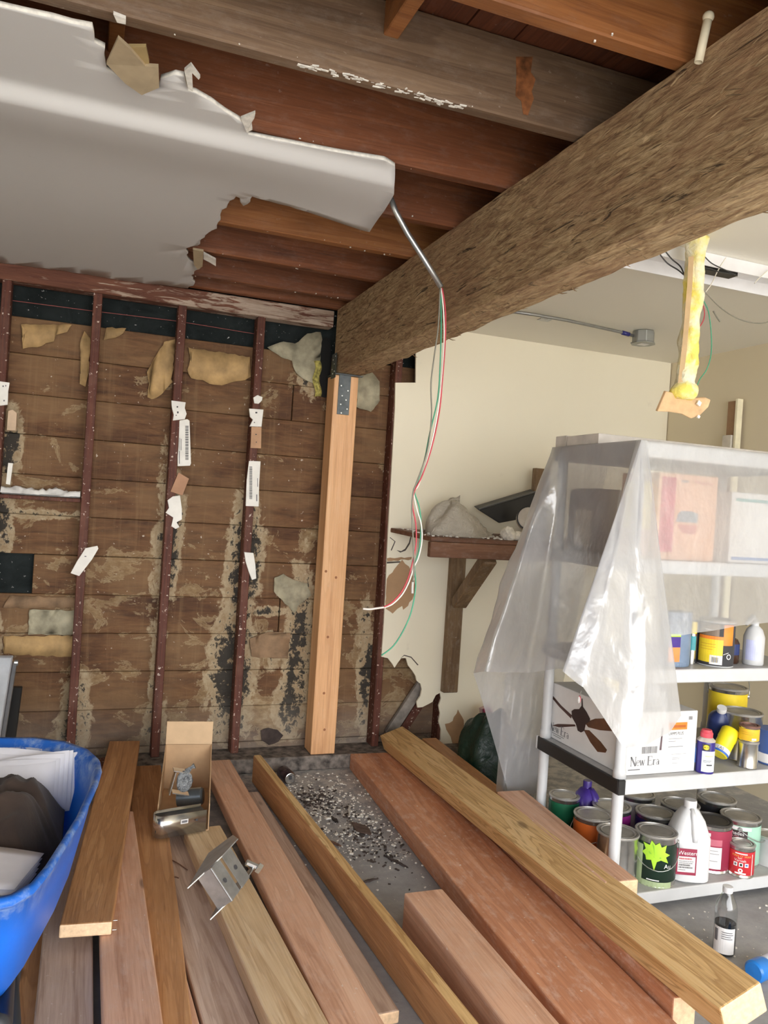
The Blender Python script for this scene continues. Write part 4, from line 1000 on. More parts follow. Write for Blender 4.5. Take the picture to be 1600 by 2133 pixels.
# ================================================================== plastic dust sheet over the shelf
def m_sheet(name='dust_sheet', d0=.33):
    t = NT(name); p = t.pos()
    w1 = t.noise(t.mapping(p, (1, 1, .6)), 7, 4, .5, .35); w2 = t.noise(p, 26, 3, .5)
    h = t.math('ADD', w1, t.math('MULTIPLY', w2, .10))
    nb = t.n('ShaderNodeBump', {'Height': h, 'Strength': .45, 'Distance': .03}).outputs[0]
    tr = t.n('ShaderNodeBsdfTransparent', {'Color': (.97, .97, .97)}).outputs[0]
    df = t.n('ShaderNodeBsdfDiffuse', {'Color': (.72, .74, .775), 'Normal': nb}).outputs[0]
    tl = t.n('ShaderNodeBsdfTranslucent', {'Color': (.72, .74, .775), 'Normal': nb}).outputs[0]
    gl = t.n('ShaderNodeBsdfGlossy', {'Color': (1, 1, 1), 'Roughness': .22, 'Normal': nb}).outputs[0]
    a = t.n('ShaderNodeMixShader', {0: .45, 1: df, 2: tl}).outputs[0]
    lw = t.n('ShaderNodeLayerWeight', {'Blend': .35}).outputs['Facing']
    dens = t.math('ADD', t.math('MULTIPLY', t.ramp(w1, [(.35, 0.0), (.7, 1.0)]), .12), t.math('ADD', d0, t.math('MULTIPLY', lw, .40)), True)
    b = t.n('ShaderNodeMixShader', {0: dens, 1: tr, 2: a}).outputs[0]
    fr = t.math('ADD', .09, t.math('MULTIPLY', lw, .25))
    c = t.n('ShaderNodeMixShader', {0: fr, 1: b, 2: gl}).outputs[0]
    t.out(c); return t.mat
M_SHEET2 = m_sheet('dust_sheet_doubled', .62)
M_SHEET = m_sheet()
TZ = LV[4][1] + .004
e = .006
#            top point on the shelf rim                      lower end of that line of the sheet
ST = [((SX0 + .30, SY1 + .02, TZ), atY(1125, 1650, 3.05)),
      ((SX0 + .03, SY1 + .02, TZ), atY(1060, 1655, 3.05)),
      ((SX0 - e, SY1 + .012, TZ), atY(1003, 1455, 3.0)),
      ((SX0 - e, SY1 + e, TZ), atY(985, 1403, 2.93)),
      ((SX0 - e, SY1 - .03, TZ), atY(1010, 1398, 2.80)),
      ((SX0 - e, SY1 - .12, TZ), atX(1100, 1402, 1.80)),
      ((SX0 - e, SY1 - .25, TZ), atX(1165, 1392, 1.835)),
      ((SX0 - e, SY1 - .37, TZ), atX(1215, 1398, 1.843)),
      ((SX0 - e, SY0 + .10, TZ), atX(1252, 1420, 1.842)),
      ((SX0 - e, SY0 + .02, TZ), atX(1195, 1412, 1.800)),
      ((SX0 - e, SY0 - e, TZ), atY(1172, 1398, 2.21)),
      ((SX0 - e, SY0 - e, TZ), atY(1215, 1432, 2.17)),
      ((SX0 - e + .002, SY0 - e, TZ), atY(1300, 1560, 2.15)),
      ((SX0 - e + .006, SY0 - e, TZ), atY(1345, 1552, 2.14)),
      ((SX0 + .004, SY0 - e, TZ), atY(1395, 1525, 2.15)),
      ((SX0 + .008, SY0 - e, TZ), atY(1419, 1492, 2.18)),
      ((SX0 + .012, SY0 - e, TZ), atY(1408, 1400, 2.28)),
      ((SX0 + .02, SY0 - e, TZ), atY(1396, 1330, 2.335)),
      ((SX0 + .10, SY0 - e, TZ), atY(1400, 1326, 2.338)),
      ((SX0 + .30, SY0 - e, TZ), atY(1452, 1318, 2.336)),
      ((SX0 + .55, SY0 - e, TZ), atY(1540, 1303, 2.338)),
      ((SX1 - .05, SY0 - e, TZ), atY(1660, 1288, 2.334)),
      ((SX1 + .006, SY0 - e, TZ), atY(1720, 1290, 2.33))]
ST = [(Vector(a), Vector(b)) for a, b in ST]
NVs = 46; sub_ = 6; cols = []
for i in range(len(ST) - 1):
    for k in range(sub_):
        f = k / sub_; g = f * f * (3 - 2 * f) * .5 + f * .5
        cols.append((ST[i][0].lerp(ST[i + 1][0], f), ST[i][1].lerp(ST[i + 1][1], g), (i + f)))
cols.append((ST[-1][0], ST[-1][1], len(ST) - 1))
def sheet_pt(ci, j):
    a, b, u = cols[ci]; v = j / NVs
    p = a.lerp(b, v)
    ear = max(0, 1 - abs(u - 12.5) / 4) ; ear2 = max(0, 1 - abs(u - 3) / 2.5)
    out_ = Vector((-.6, -.8, 0)) if u > 9 else Vector((-1, .1, 0))
    bulge = math.sin(PI * v) * (.02 * ear + .012 * ear2)
    n = mnoise.noise(Vector((u * .55, v * 5, 3))) * .014 + mnoise.noise(Vector((u * 1.4, v * 13, 8))) * .006
    amp = (.25 + ear * 1.3 + ear2 * .8) * min(1, v * 2.5)
    p = p + out_ * (bulge + n * amp)
    if j == NVs: p.z += .008 * mnoise.noise(Vector((u * 1.1, 0, 9)))
    if u > 17: p.y = min(p.y, SY0 - .004)
    return p
mb = MB(); nc = len(cols)
V = [sheet_pt(c_, j) for j in range(NVs + 1) for c_ in range(nc)]
F = [(j * nc + c_, j * nc + c_ + 1, (j + 1) * nc + c_ + 1, (j + 1) * nc + c_) for j in range(NVs) for c_ in range(nc - 1)]
sheet = thing('dust_sheet', 'translucent plastic dust sheet draped over the shelving unit', 'plastic sheet', ((SX0 + SX1) / 2, (SY0 + SY1) / 2, TZ))
e0, e1 = 9 * sub_, 17 * sub_
for nm, lo, hi, mt in (('side_panel', 0, e0, M_SHEET), ('corner_fold', e0, e1, M_SHEET2), ('front_panel', e1, nc - 1, M_SHEET)):
    MB().add([sheet_pt(c_, j) for j in range(NVs + 1) for c_ in range(lo, hi + 1)], [(j * (hi - lo + 1) + c_, j * (hi - lo + 1) + c_ + 1, (j + 1) * (hi - lo + 1) + c_ + 1, (j + 1) * (hi - lo + 1) + c_) for j in range(NVs) for c_ in range(hi - lo)]).build(nm, mt, sheet, smooth=True)
MB().grid(lambda u, v: (SX0 - e + (SX1 - SX0 + .012) * u, SY0 - e + (SY1 - SY0 + .026) * v, TZ + .0005), 10, 6).build('top_cover', M_SHEET, sheet, smooth=True)
# a second loose piece bunched between shelf and wall
def bunch(u, v):
    a = atY(1052 + 75 * u, 1490, 3.1); z = .72 - .72 * v + .0
    k = math.sin(u * 17 + v * 3) * .02 + mnoise.noise(Vector((u * 6, v * 5, 2))) * .03
    return (a.x + .05 * (1 - v) * (u - .5) + k * .4, 3.08 + k + .05 * v, .01 + z)
o = MB().grid(bunch, 40, 30).build('plastic_scrap', M_SHEET, None, (2.0, 3.1, 0), smooth=True)
tag(o, 'crumpled clear plastic hanging down behind the shelving unit', 'plastic sheet')

# ================================================================== wall bench
BW = wood('bench_wood', (.10, .04, .02), (.19, .085, .045), (.27, .14, .08), 'X', .6, .8, dustamt=.15)
BW2 = wood('bench_bracket_wood', (.10, .055, .025), (.20, .125, .062), (.30, .20, .11), 'Z', .65, .8, dustamt=.2)
bench = thing('wall_bench', 'brown wooden wall shelf on a braced bracket, dusted with plaster', 'shelf', (2.2, 3.95, 1.2))
zb_ = 1.268
P = [Vector((1.60, 4.145, zb_ + .022)), Vector((1.665, 3.72, zb_)), Vector((2.75, 3.70, zb_)), Vector((2.75, 4.145, zb_ + .022))]
MB().prism(P, (0, 0, .024)).build('shelf_board', BW, bench, bevel=.003)
MB().bx(1.655, 2.75, 3.70, 3.74, 1.188, 1.268).build('front_apron', BW, bench, bevel=.004)
x0, x1 = atY(933, 1300, 4.10).x, atY(963, 1300, 4.10).x
MB().bx(x0, x1, 4.10, 4.145, .385, 1.265).build('bracket_leg', BW2, bench, bevel=.004)
a = Vector(((x0 + x1) / 2 + .008, 4.09, .90)); b = Vector(((x0 + x1) / 2 + .008, 3.76, 1.19))
d = (b - a).normalized(); n = d.cross(Vector((1, 0, 0)))
hw = .042
MB().prism([a + n * .03 + Vector((-hw, 0, 0)), b + n * .03 + Vector((-hw, 0, 0)), b - n * .03 + Vector((-hw, 0, 0)), a - n * .03 + Vector((-hw, 0, 0))], (2 * hw, 0, 0)).build('bracket_brace', BW2, bench, bevel=.004)
dz = MB(); rr = random.Random(9)
for i in range(260):
    x = rr.uniform(1.64, 2.45); y = rr.uniform(3.72, 4.12); s = rr.uniform(.003, .014)
    dz.box((x, y, zb_ + .026 + .022 * (y - 3.72) / .42 + s * .25), (s, s * rr.uniform(.5, 1.4), s * .5), Matrix.Rotation(rr.uniform(0, 3), 3, 'Z'))
o = dz.build('plaster_crumbs', M_GYP, bench); o['kind'] = 'stuff'
# bag, black tray, plaster lump, wood scrap on it
bag = thing('plastic_bag', 'crumpled clear plastic bag of plaster lying on the wall shelf', 'bag', (1.88, 3.92, zb_ + .03))
def bagf(u, v):
    a = 2 * PI * u; th = PI * v / 2
    r_ = math.cos(th); k = 1 + .22 * mnoise.noise(Vector((math.cos(a) * 1.6, math.sin(a) * 1.6, v * 2 + 5))) + .08 * mnoise.noise(Vector((math.cos(a) * 5, math.sin(a) * 5, v * 7)))
    return (1.90 + .20 * r_ * k * math.cos(a), 3.90 + .12 * r_ * k * math.sin(a), zb_ + .028 + .155 * math.sin(th) * (k ** 1.5) * (1 - .25 * math.cos(a)))
t = NT('crinkled_bag'); p = t.pos(); h = t.noise(p, 22, 6, .65, 1.2)
t.bsdf((.74, .68, .57), .3, h, .8, .03, **{'Transmission Weight': .25})
MB().grid(bagf, 48, 18).build('bag', t.mat, bag, smooth=True)
MB().tube([(1.86, 3.88, zb_ + .17), (1.855, 3.87, zb_ + .195), (1.85, 3.86, zb_ + .215)], [.02, .012, .018], 8).build('knot', t.mat, bag, smooth=True)
tray = thing('black_tray', 'shallow black plastic tray tipped up on the wall shelf', 'tray', (2.22, 3.95, zb_ + .03))
Pt = [atY(996, 1062, 3.95), atY(1118, 1025, 3.95), atY(1122, 1075, 3.95), atY(1040, 1090, 3.95)]
MB().prism(Pt, (.02, .10, .02)).build('shell', BLACKP, tray, bevel=.006, seg=2)
rim = [Pt[0] + Vector((0, -.004, .004)), Pt[1] + Vector((0, -.004, .004))]
MB().tube(rim, .006, 8).build('rim', plain('tray_rim', (.10, .10, .10), .3), tray)
t2 = thing('round_tin', 'pale round tin with black rim standing beside black tray', 'tin', atY(1095, 1085, 3.82))
c = atY(1098, 1082, 3.82)
lay(c, (-.35, -.9, .15), .06, [(.0001, 0), (.062, 0), (.062, .05), (.058, .052), (.0001, .048)], plain('pale_tin', (.62, .57, .50), .5), 'body', t2)
lay(c, (-.35, -.9, .15), .06, [(.062, .046), (.066, .048), (.066, .056), (.060, .057)], BLACKP, 'rim', t2)
for i, (px, py, lab, s) in enumerate(((1060, 1105, 'jagged white plaster lump lying on the shelf by black tray', .042), (1078, 1112, 'smaller plaster lump nearest the plastic sheet on the shelf', .028))):
    c = atY(px, py, 3.76)
    bm = bmesh.new(); bmesh.ops.create_icosphere(bm, subdivisions=2, radius=s)
    for v in bm.verts: v.co *= 1 + .4 * mnoise.noise(v.co * 30 + Vector((i * 9, 0, 0)))
    bm.verts.index_update(); mb = MB().add([v.co + Vector((c.x, c.y, zb_ + .03 + s * .7)) for v in bm.verts], [[v.index for v in f.verts] for f in bm.faces]); bm.free()
    tag(mb.build('plaster_lump', M_GYP, None, (c.x, c.y, zb_ + .03)), lab, 'plaster lump')
a = atY(1113, 975, 4.06); 
o = MB().bx(a.x, a.x + .10, 4.04, 4.08, zb_ + .03, a.z).build('wood_offcut', BW2, None, (a.x + .05, 4.06, zb_ + .03), bevel=.003)
tag(o, 'dark wood offcut standing upright behind the plastic sheet', 'offcut')

# ================================================================== right corner: leaning strip, ceiling gear
st = thing('wood_strip', 'brown board leaning on beige wall with pale edge', 'board', (3.40, 3.55, 1.5))
a = atX(1532, 930, 3.43); 
MB().bx(3.425, 3.445, 3.525, 3.60, 0.0, 2.163).build('board', plain('strip_brown', (.33, .19, .10), .6), st, bevel=.002)
MB().bx(3.405, 3.445, 3.505, 3.523, 0.0, 2.17).build('edge_strip', plain('strip_cream', (.82, .76, .55), .6), st, bevel=.002)
MB().bx(3.395, 3.422, 3.53, 3.595, 1.72, 1.965).build('white_block', plain('block_white', (.60, .55, .47), .6), st, bevel=.002)
# flexible conduit with octagon box on the ceiling
FLEX = plain('conduit_grey', (.33, .33, .32), .4, .7)
cb = thing('junction_box', 'grey octagonal junction box under white ceiling with conduit', 'junction box', atZ(1340, 690, CEILR))
c = atZ(1341, 690, CEILR)
oct_ = [Vector((c.x + .060 * math.cos(PI / 8 + k * PI / 4), c.y + .060 * math.sin(PI / 8 + k * PI / 4), CEILR - .002)) for k in range(8)]
MB().prism(oct_, (0, 0, -.062)).build('box', plain('box_grey', (.34, .35, .33), .45, .5), cb, bevel=.003)
oc2 = [Vector((c.x + .066 * math.cos(PI / 8 + k * PI / 4), c.y + .066 * math.sin(PI / 8 + k * PI / 4), CEILR - .0645)) for k in range(8)]
MB().prism(oc2, (0, 0, -.006)).build('cover', plain('box_grey', (.34, .35, .33), .45, .5), cb)
MB().bx(c.x - .026, c.x + .026, c.y - .02, c.y + .02, CEILR - .0725, CEILR - .071).build('sticker', WHITEC, cb)
P = [atZ(x, y, CEILR - .02) for x, y in ((1060, 648), (1110, 655), (1180, 667), (1240, 680), (1290, 691))] + [Vector((c.x - .058, c.y + .01, CEILR - .03))]
MB().tube(P, .0085, 8).build('conduit', FLEX, cb, smooth=True)
MB().tube([P[-2].lerp(P[-1], .2), P[-2].lerp(P[-1], .7)], .0115, 10).build('blue_coupling', plain('coupling_blue', (.03, .03, .18), .4), cb, smooth=True)
q = atZ(1128, 657, CEILR - .01)
MB().bx(q.x - .012, q.x + .05, q.y - .02, q.y + .02, CEILR - .032, CEILR - .028).build('strap', M_GALV, cb)
# opened strip-light housing
fx = thing('strip_light', 'opened white ceiling light housing with black ballast inside', 'light fixture', (2.35, 2.45, CEILR))
WM = plain('white_enamel', (.80, .80, .82), .3, vary=.02)
a = atZ(1330, 500, CEILR); 
yb0, yb1 = 2.40, 2.56
MB().bx(1.75, 3.0, yb0, yb1, CEILR - .010, CEILR - .001).build('back_plate', WM, fx)
MB().prism([(1.75, yb0, CEILR - .001), (1.75, yb0 - .012, CEILR - .055), (1.75, yb0 - .008, CEILR - .055), (1.75, yb0 + .004, CEILR - .001)], (1.25, 0, 0)).build('side_lip', WM, fx)
MB().prism([(1.75, yb1, CEILR - .001), (1.75, yb1 + .012, CEILR - .055), (1.75, yb1 + .008, CEILR - .055), (1.75, yb1 - .004, CEILR - .001)], (1.25, 0, 0)).build('side_lip', WM, fx)
p = atZ(1550, 540, CEILR - .03)
MB().bx(p.x - .10, p.x + .10, yb0 + .05, yb0 + .10, CEILR - .045, CEILR - .011).build('ballast', BLACKP, fx, bevel=.003)
Pr(face((p.x - .05, yb0 + .0495, CEILR - .032), (1, 0, 0), (0, 0, 1), (0, -1, 0))).rect(0, 0, .04, .006).build('ballast_mark', INKG, fx)

# ================================================================== foam covered stub hanging behind the beam
def m_foam():
    t = NT('yellow_foam'); p = t.pos(); n = t.noise(p, 24, 5, .6, .5); m2 = t.noise(p, 7, 4, .6)
    col = t.mix(t.ramp(m2, [(.45, 0.0), (.58, 1.0)]), (.84, .80, .58), (.86, .74, .16))
    t.bsdf(col, .8, n, .7, .02); return t.mat
M_FOAM = m_foam()
hg = thing('hanging_pipe', 'pipe caked in yellow foam hanging with a plasterboard scrap below', 'pipe', (1.975, 2.3, CEILR))
ax = [atY(x, y, 2.3) for x, y in ((1452, 484), (1449, 540), (1446, 600), (1441, 660), (1436, 720), (1428, 790), (1424, 832))]
ax[0].z = min(ax[0].z, CEILR - .002)
n1, n2 = 20, 60; V = []
for j in range(n2 + 1):
    f = j / n2 * (len(ax) - 1); i = min(int(f), len(ax) - 2); c = ax[i].lerp(ax[i + 1], f - i)
    for k in range(n1):
        a = 2 * PI * k / n1; d = Vector((math.cos(a), math.sin(a), 0))
        r_ = .032 + .011 * mnoise.noise(c * 14 + d * 1.5) + .005 * mnoise.noise(c * 40 + d * 4)
        if j > n2 - 8: r_ += .020 * math.sin(PI * (j - n2 + 8) / 9)
        if j < 10: r_ += .018 * (1 - j / 10)
        V.append(c + d * r_)
MB().add(V, [(j * n1 + k, j * n1 + (k + 1) % n1, (j + 1) * n1 + (k + 1) % n1, (j + 1) * n1 + k) for j in range(n2) for k in range(n1)] + [list(range(n1)), [n2 * n1 + k for k in range(n1)]]).build('foam', M_FOAM, hg, smooth=True)
L2 = [p + Vector((-.034, -.010, 0)) for p in ax[1:]]
mb = MB()
for i in range(len(L2) - 1): mb.add([L2[i] + Vector((-.006, 0, 0)), L2[i] + Vector((.006, -.012, 0)), L2[i + 1] + Vector((.006, -.012, 0)), L2[i + 1] + Vector((-.006, 0, 0))], [(0, 1, 2, 3)])
mb.build('paper_edge', plain('paper_tan', (.62, .44, .24), .8), hg, solid=.006)
Pp = [atY(x, y, 2.3) for x, y in ((1388, 815), (1410, 820), (1440, 830), (1470, 828), (1481, 833), (1476, 848), (1458, 866), (1440, 872), (1420, 862), (1395, 858), (1370, 857))]
MB().prism(Pp, (.0, .014, .004)).build('plasterboard_scrap', plain('scrap_tan', (.60, .40, .22), .8, vary=.12, bump=.3), hg, bevel=.002)
for (px, py, s) in ((1456, 840, .016), (1455, 868, .010)):
    c = atY(px, py, 2.292); MB().box(c, (s, .006, s), Matrix.Rotation(.5, 3, 'Y')).build('plaster_fleck', M_GYP, hg)
def wire(name, label, pts, r, mat, cat='wire', grp=None, n=7, smoothk=5):
    P = [Vector(p) for p in pts]; out_ = []
    for i in range(len(P) - 1):
        a, b, c, d = P[max(i - 1, 0)], P[i], P[i + 1], P[min(i + 2, len(P) - 1)]
        for k in range(smoothk):
            t_ = k / smoothk
            out_.append(.5 * ((2 * b) + (c - a) * t_ + (2 * a - 5 * b + 4 * c - d) * t_ ** 2 + (3 * b - a - 3 * c + d) * t_ ** 3))
    out_.append(P[-1])
    o_ = MB().tube(out_, r, n).build(name, mat, None, tuple(P[0]), smooth=True)
    return tag(o_, label, cat, grp)
W_RED_ = plain('wire_red', (.50, .05, .07), .45); W_GRN = plain('wire_green', (.05, .30, .17), .45); W_WHT = plain('wire_white', (.80, .77, .68), .45); W_BLK = plain('wire_black', (.03, .03, .03), .45); W_GRY = plain('wire_olive', (.20, .19, .15), .5)
Yw = 2.34
def yp(l, Y=Yw): return [atY(x, y, Y) for x, y in l]
wire('ceiling_wire', 'long dark wire looping right under the white ceiling', yp([(1462, 602), (1475, 615), (1500, 640), (1530, 660), (1560, 671), (1595, 672), (1640, 655)]), .0022, W_GRY, grp='loose ceiling wires')
wire('ceiling_wire', 'thin green wire curling down beside the yellow foam', yp([(1462, 620), (1476, 650), (1482, 700), (1481, 740), (1472, 770), (1458, 790), (1449, 812)]), .0020, W_GRN, grp='loose ceiling wires')
wire('ceiling_wire', 'short red wire hanging from the yellow foam', yp([(1458, 618), (1467, 645), (1466, 665), (1455, 685), (1449, 694)]), .0020, W_RED_, grp='loose ceiling wires')
wire('ceiling_wire', 'pale string tied from ballast to the foam pipe', [atY(1461, 618, 2.33), atY(1480, 595, 2.36), atY(1495, 565, 2.38), atY(1512, 537, 2.40)], .0020, W_WHT, grp='loose ceiling wires')
wire('ceiling_wire', 'pale curl of wire under the light housing lip', [atY(1572, 590, 2.36), atY(1578, 583, 2.36), atY(1590, 572, 2.37), atY(1602, 562, 2.38)], .0020, W_WHT, grp='loose ceiling wires')
wire('ceiling_wire', 'dark double wire left of the foam pipe below beam', yp([(1372, 526), (1390, 548), (1412, 562), (1424, 572)], 2.36), .0026, W_BLK, grp='loose ceiling wires')
wire('ceiling_wire', 'second dark wire left of foam pipe, steeper', yp([(1385, 522), (1400, 540), (1418, 556), (1428, 580)], 2.35), .0026, W_BLK, grp='loose ceiling wires')
wire('ceiling_wire', 'black wire crossing the white light housing downward', yp([(1464, 530), (1482, 548), (1510, 562), (1536, 575)], 2.37), .0022, W_BLK, grp='loose ceiling wires')
wire('ceiling_wire', 'black wire along the lower lip of light housing', yp([(1456, 556), (1480, 560), (1500, 567), (1532, 572)], 2.36), .0022, W_BLK, grp='loose ceiling wires')
wire('ceiling_wire', 'loose dark pencil-like stub near the ceiling wires', yp([(1486, 648), (1493, 660), (1500, 670)], 2.4), .003, W_GRY, grp='loose ceiling wires')

# ================================================================== conduit and wires hanging before the beam
cd = thing('wire_whip', 'bundle of wires dropping out of silver conduit in front of beam', 'wiring', atY(805, 400, 2.48))
P = [atY(802, 396, 2.50), atY(812, 408, 2.47), atY(824, 440, 2.46), atY(850, 488, 2.47), atY(885, 542, 2.47), atY(919, 598, 2.47)]
MB().tube(P, .0098, 10).build('conduit', M_GALV, cd, smooth=True)
def wp(name, m, pts, r=.0025, Y=2.47):
    Pw = [Vector(atY(x, y, Y)) for x, y in pts]; out_ = []
    for i in range(len(Pw) - 1):
        a, b, c, d = Pw[max(i - 1, 0)], Pw[i], Pw[i + 1], Pw[min(i + 2, len(Pw) - 1)]
        for k in range(5):
            t_ = k / 5; out_.append(.5 * ((2 * b) + (c - a) * t_ + (2 * a - 5 * b + 4 * c - d) * t_ ** 2 + (3 * b - a - 3 * c + d) * t_ ** 3))
    out_.append(Pw[-1]); return MB().tube(out_, r, 7).build(name, m, cd, smooth=True)
wp('red_wire', W_RED_, [(921, 600), (928, 650), (927, 720), (921, 800), (915, 860), (900, 930), (880, 990), (864, 1022), (859, 1050), (866, 1090), (867, 1130), (861, 1165), (850, 1205), (835, 1235), (815, 1256), (800, 1264)])
wp('white_wire', W_WHT, [(919, 600), (924, 650), (925, 720), (919, 800), (908, 880), (892, 950), (872, 1010), (862, 1025), (868, 1060), (877, 1090), (879, 1125), (872, 1160), (862, 1182), (852, 1212), (838, 1238), (818, 1258), (800, 1266)], Y=2.472)
wp('green_wire', W_GRN, [(918, 600), (919, 680), (917, 760), (912, 830), (896, 900), (884, 960), (868, 1010), (863, 1023), (873, 1055), (877, 1090), (874, 1140), (864, 1180), (866, 1220), (858, 1270), (842, 1310), (820, 1345), (795, 1365)], Y=2.476)
wp('black_wire', W_GRY, [(917, 600), (913, 680), (905, 740), (898, 800), (899, 870), (890, 940), (868, 1005), (861, 1024), (858, 1060), (860, 1110), (862, 1150), (863, 1190), (860, 1212)], Y=2.466)
wp('wire_nut', plain('nut_grey', (.50, .47, .44), .4), [(860, 1212), (859, 1224), (859, 1236)], .0045, 2.466)
wp('wire_nut', plain('nut_pale', (.68, .60, .55), .4), [(800, 1265), (785, 1267), (770, 1269), (756, 1268)], .0035, 2.472)

# ================================================================== scraps nailed to the studs
PLW = plain('plaster_white', (.86, .84, .78), .8, vary=.04, bump=.2)
def scrap(name, label, pts, mat, thick=.012, Y=STUDF, prints=None, cat='plaster scrap'):
    Q = [atY(x, y, Y - thick - .001) for x, y in pts]
    t_ = thing(name, label, cat, sum(Q, Vector()) / len(Q))
    MB().prism(Q, (0, thick, 0)).build('piece', mat, t_, bevel=.001)
    for (m, fn) in prints or []:
        pr_ = Pr(lambda x, y: atY(x, y, Y - thick - .0022)); fn(pr_); pr_.build('lettering', m, t_)
    return t_
scrap('plaster_scrap', 'white plaster scrap above the tall label, third stud', [(357, 834), (387, 838), (385, 850), (389, 862), (385, 873), (360, 876), (362, 864), (358, 848)], PLW, prints=[(INK, lambda p: p.rect(368, 846, 371, 849).rect(369, 857, 372, 861).rect(366, 864, 368, 866))])
def tagpiece(label, pts, x, y0, y1, h, thin):
    t_ = scrap('drywall_tag', label, pts, PLW, .006, cat='label')
    p_ = Pr(lambda a, b: atY(a, b, STUDF - .0082)); p_.bars(x, y0, x + h * .75, y1, 26, int(x), False); p_.build('lettering', INK, t_)
    p_ = Pr(lambda a, b: atY(a, b, STUDF - .0082)); thin(p_); p_.build('lettering', INKG, t_)
tagpiece('rounded white printed label nailed beside the third stud', [(374, 876), (390, 873), (395, 876), (398, 965), (396, 970), (370, 971), (370, 950), (372, 930)], 386, 887, 958, 9, lambda p: p.rect(374, 912, 375, 938).rect(377, 914, 378, 938).rect(373, 939, 374.5, 966))
scrap('plaster_scrap', 'tilted brown backed scrap below the rounded label', [(372, 984), (394, 997), (380, 1032), (355, 1024)], plain('scrap_brown', (.45, .25, .15), .8), .010)
scrap('plaster_scrap', 'ragged white plaster strip below the tilted brown scrap', [(360, 1034), (375, 1032), (379, 1060), (379, 1082), (368, 1088), (374, 1098), (366, 1102), (357, 1096), (361, 1078), (345, 1068), (352, 1058), (349, 1042)], PLW)
scrap('plaster_scrap', 'small white plaster blob high on the fourth stud', [(528, 828), (536, 823), (547, 827), (546, 834), (539, 841), (530, 840)], PLW)
scrap('plaster_scrap', 'torn white square scrap on the fourth stud', [(519, 851), (549, 853), (547, 870), (545, 889), (520, 888), (527, 874), (521, 868)], PLW, prints=[(INK, lambda p: p.rect(532, 858, 536, 861).rect(529, 879, 531, 881))])
scrap('plaster_scrap', 'brown paper backed scrap under the torn white square', [(524, 889), (545, 890), (544, 934), (522, 933)], plain('scrap_tan2', (.52, .31, .18), .8), .010, prints=[(INK, lambda p: p.rect(533, 920, 535, 922).rect(532, 904, 535, 906))])
tagpiece('long white printed label nailed on the fourth stud', [(519, 960), (543, 961), (540, 1010), (539, 1055), (512, 1054), (514, 1000)], 519.5, 972, 1040, 8, lambda p: p.rect(536, 996, 537.2, 1014).rect(534, 1030, 536, 1044))
scrap('plaster_scrap', 'slanting white plaster shard on the second stud', [(178, 1142), (203, 1137), (205, 1143), (192, 1165), (165, 1200), (147, 1194), (160, 1170)], PLW, .014, prints=[(INKG, lambda p: p.rect(176, 1158, 180, 1160))])
scrap('plaster_scrap', 'narrow white shard low on the fourth stud', [(509, 1150), (528, 1152), (532, 1175), (534, 1205), (525, 1208), (518, 1190), (512, 1170)], PLW, .014)
scrap('plaster_scrap', 'white plaster square on the leftmost stud', [(-8, 793), (20, 797), (17, 815), (16, 843), (-8, 846)], PLW, prints=[(INKG, lambda p: p.rect(5, 803, 8, 806).rect(11, 802, 13, 805).rect(7, 833, 10, 836))])
scrap('plaster_scrap', 'small tan block beside the leftmost stud', [(17, 856), (26, 853), (35, 860), (33, 897), (14, 896)], plain('scrap_peach', (.62, .46, .32), .8), .03, Y=4.19)
scrap('plaster_scrap', 'thin white stick beside the leftmost stud', [(17, 964), (27, 965), (21, 1010), (12, 1008)], PLW, .012, Y=4.18)

# bits of plaster still sticking to joists and ceiling edge
dz = MB(); rr = random.Random(33)
for i in range(170):
    jy = rr.choice(JY[:8]); x = rr.uniform(-.4, 1.15); s = rr.uniform(.0012, .005)
    dz.box((x, jy - rr.choice((.0455, .02, .03)) , CEIL + rr.uniform(-.002, .01)), (s * rr.uniform(1, 3), s, s), Matrix.Rotation(rr.uniform(0, 3), 3, 'Z'))
for i in range(90):
    x = rr.uniform(.42, .85); s = rr.uniform(.002, .006)
    dz.box((x, 1.885 + rr.uniform(-.012, .012), CEIL + rr.uniform(-.001, .001)), (s * 3.5, s, s * .5), Matrix.Rotation(rr.uniform(-.3, .3), 3, 'Z'))
o = dz.build('plaster_bits', M_GYP, ceil); o['kind'] = 'stuff'
# flap of torn board hanging at the ragged edge
def flap(name, pts, z, bend, m, label):
    P_ = [atZ(x, y, z) for x, y in pts]; c = sum(P_, Vector()) / len(P_)
    P_ = [p + Vector((0, 0, -bend * max(0, (p.y - c.y)) * 1.0)) for p in P_]
    o_ = MB().prism(P_, (0, .004, .010)).build(name, m, ceil); o_['label'] = label
flap('torn_flap', [(246, 80), (270, 102), (302, 138), (330, 140), (332, 176), (296, 186), (262, 166), (222, 132)], 2.452, .15, plain('flap_tan', (.42, .33, .21), .8), 'tan backed flap of plasterboard folded down')
flap('torn_flap', [(262, 98), (304, 98), (311, 130), (300, 139), (280, 120)], 2.462, .1, plain('flap_gold', (.40, .29, .13), .8), 'tan backed flap of plasterboard folded down')
flap('torn_flap', [(384, 148), (398, 136), (417, 162), (414, 166), (400, 152), (402, 186), (392, 180)], 2.455, .1, M_GYP, 'curled sliver of plasterboard edge')
flap('torn_flap', [(402, 520), (424, 524), (422, 552), (412, 556), (404, 548)], 2.455, .1, plain('flap_tan', (.42, .33, .21), .8), 'tan backed scrap at the ragged edge')
flap('torn_flap', [(424, 528), (450, 542), (450, 552), (438, 546), (424, 540)], 2.458, .1, M_GYP, 'curled sliver of plasterboard edge')
flap('torn_flap', [(502, 248), (532, 236), (530, 246), (524, 256), (526, 268), (514, 272)], 2.458, .1, M_GYP, 'curled sliver of plasterboard edge')
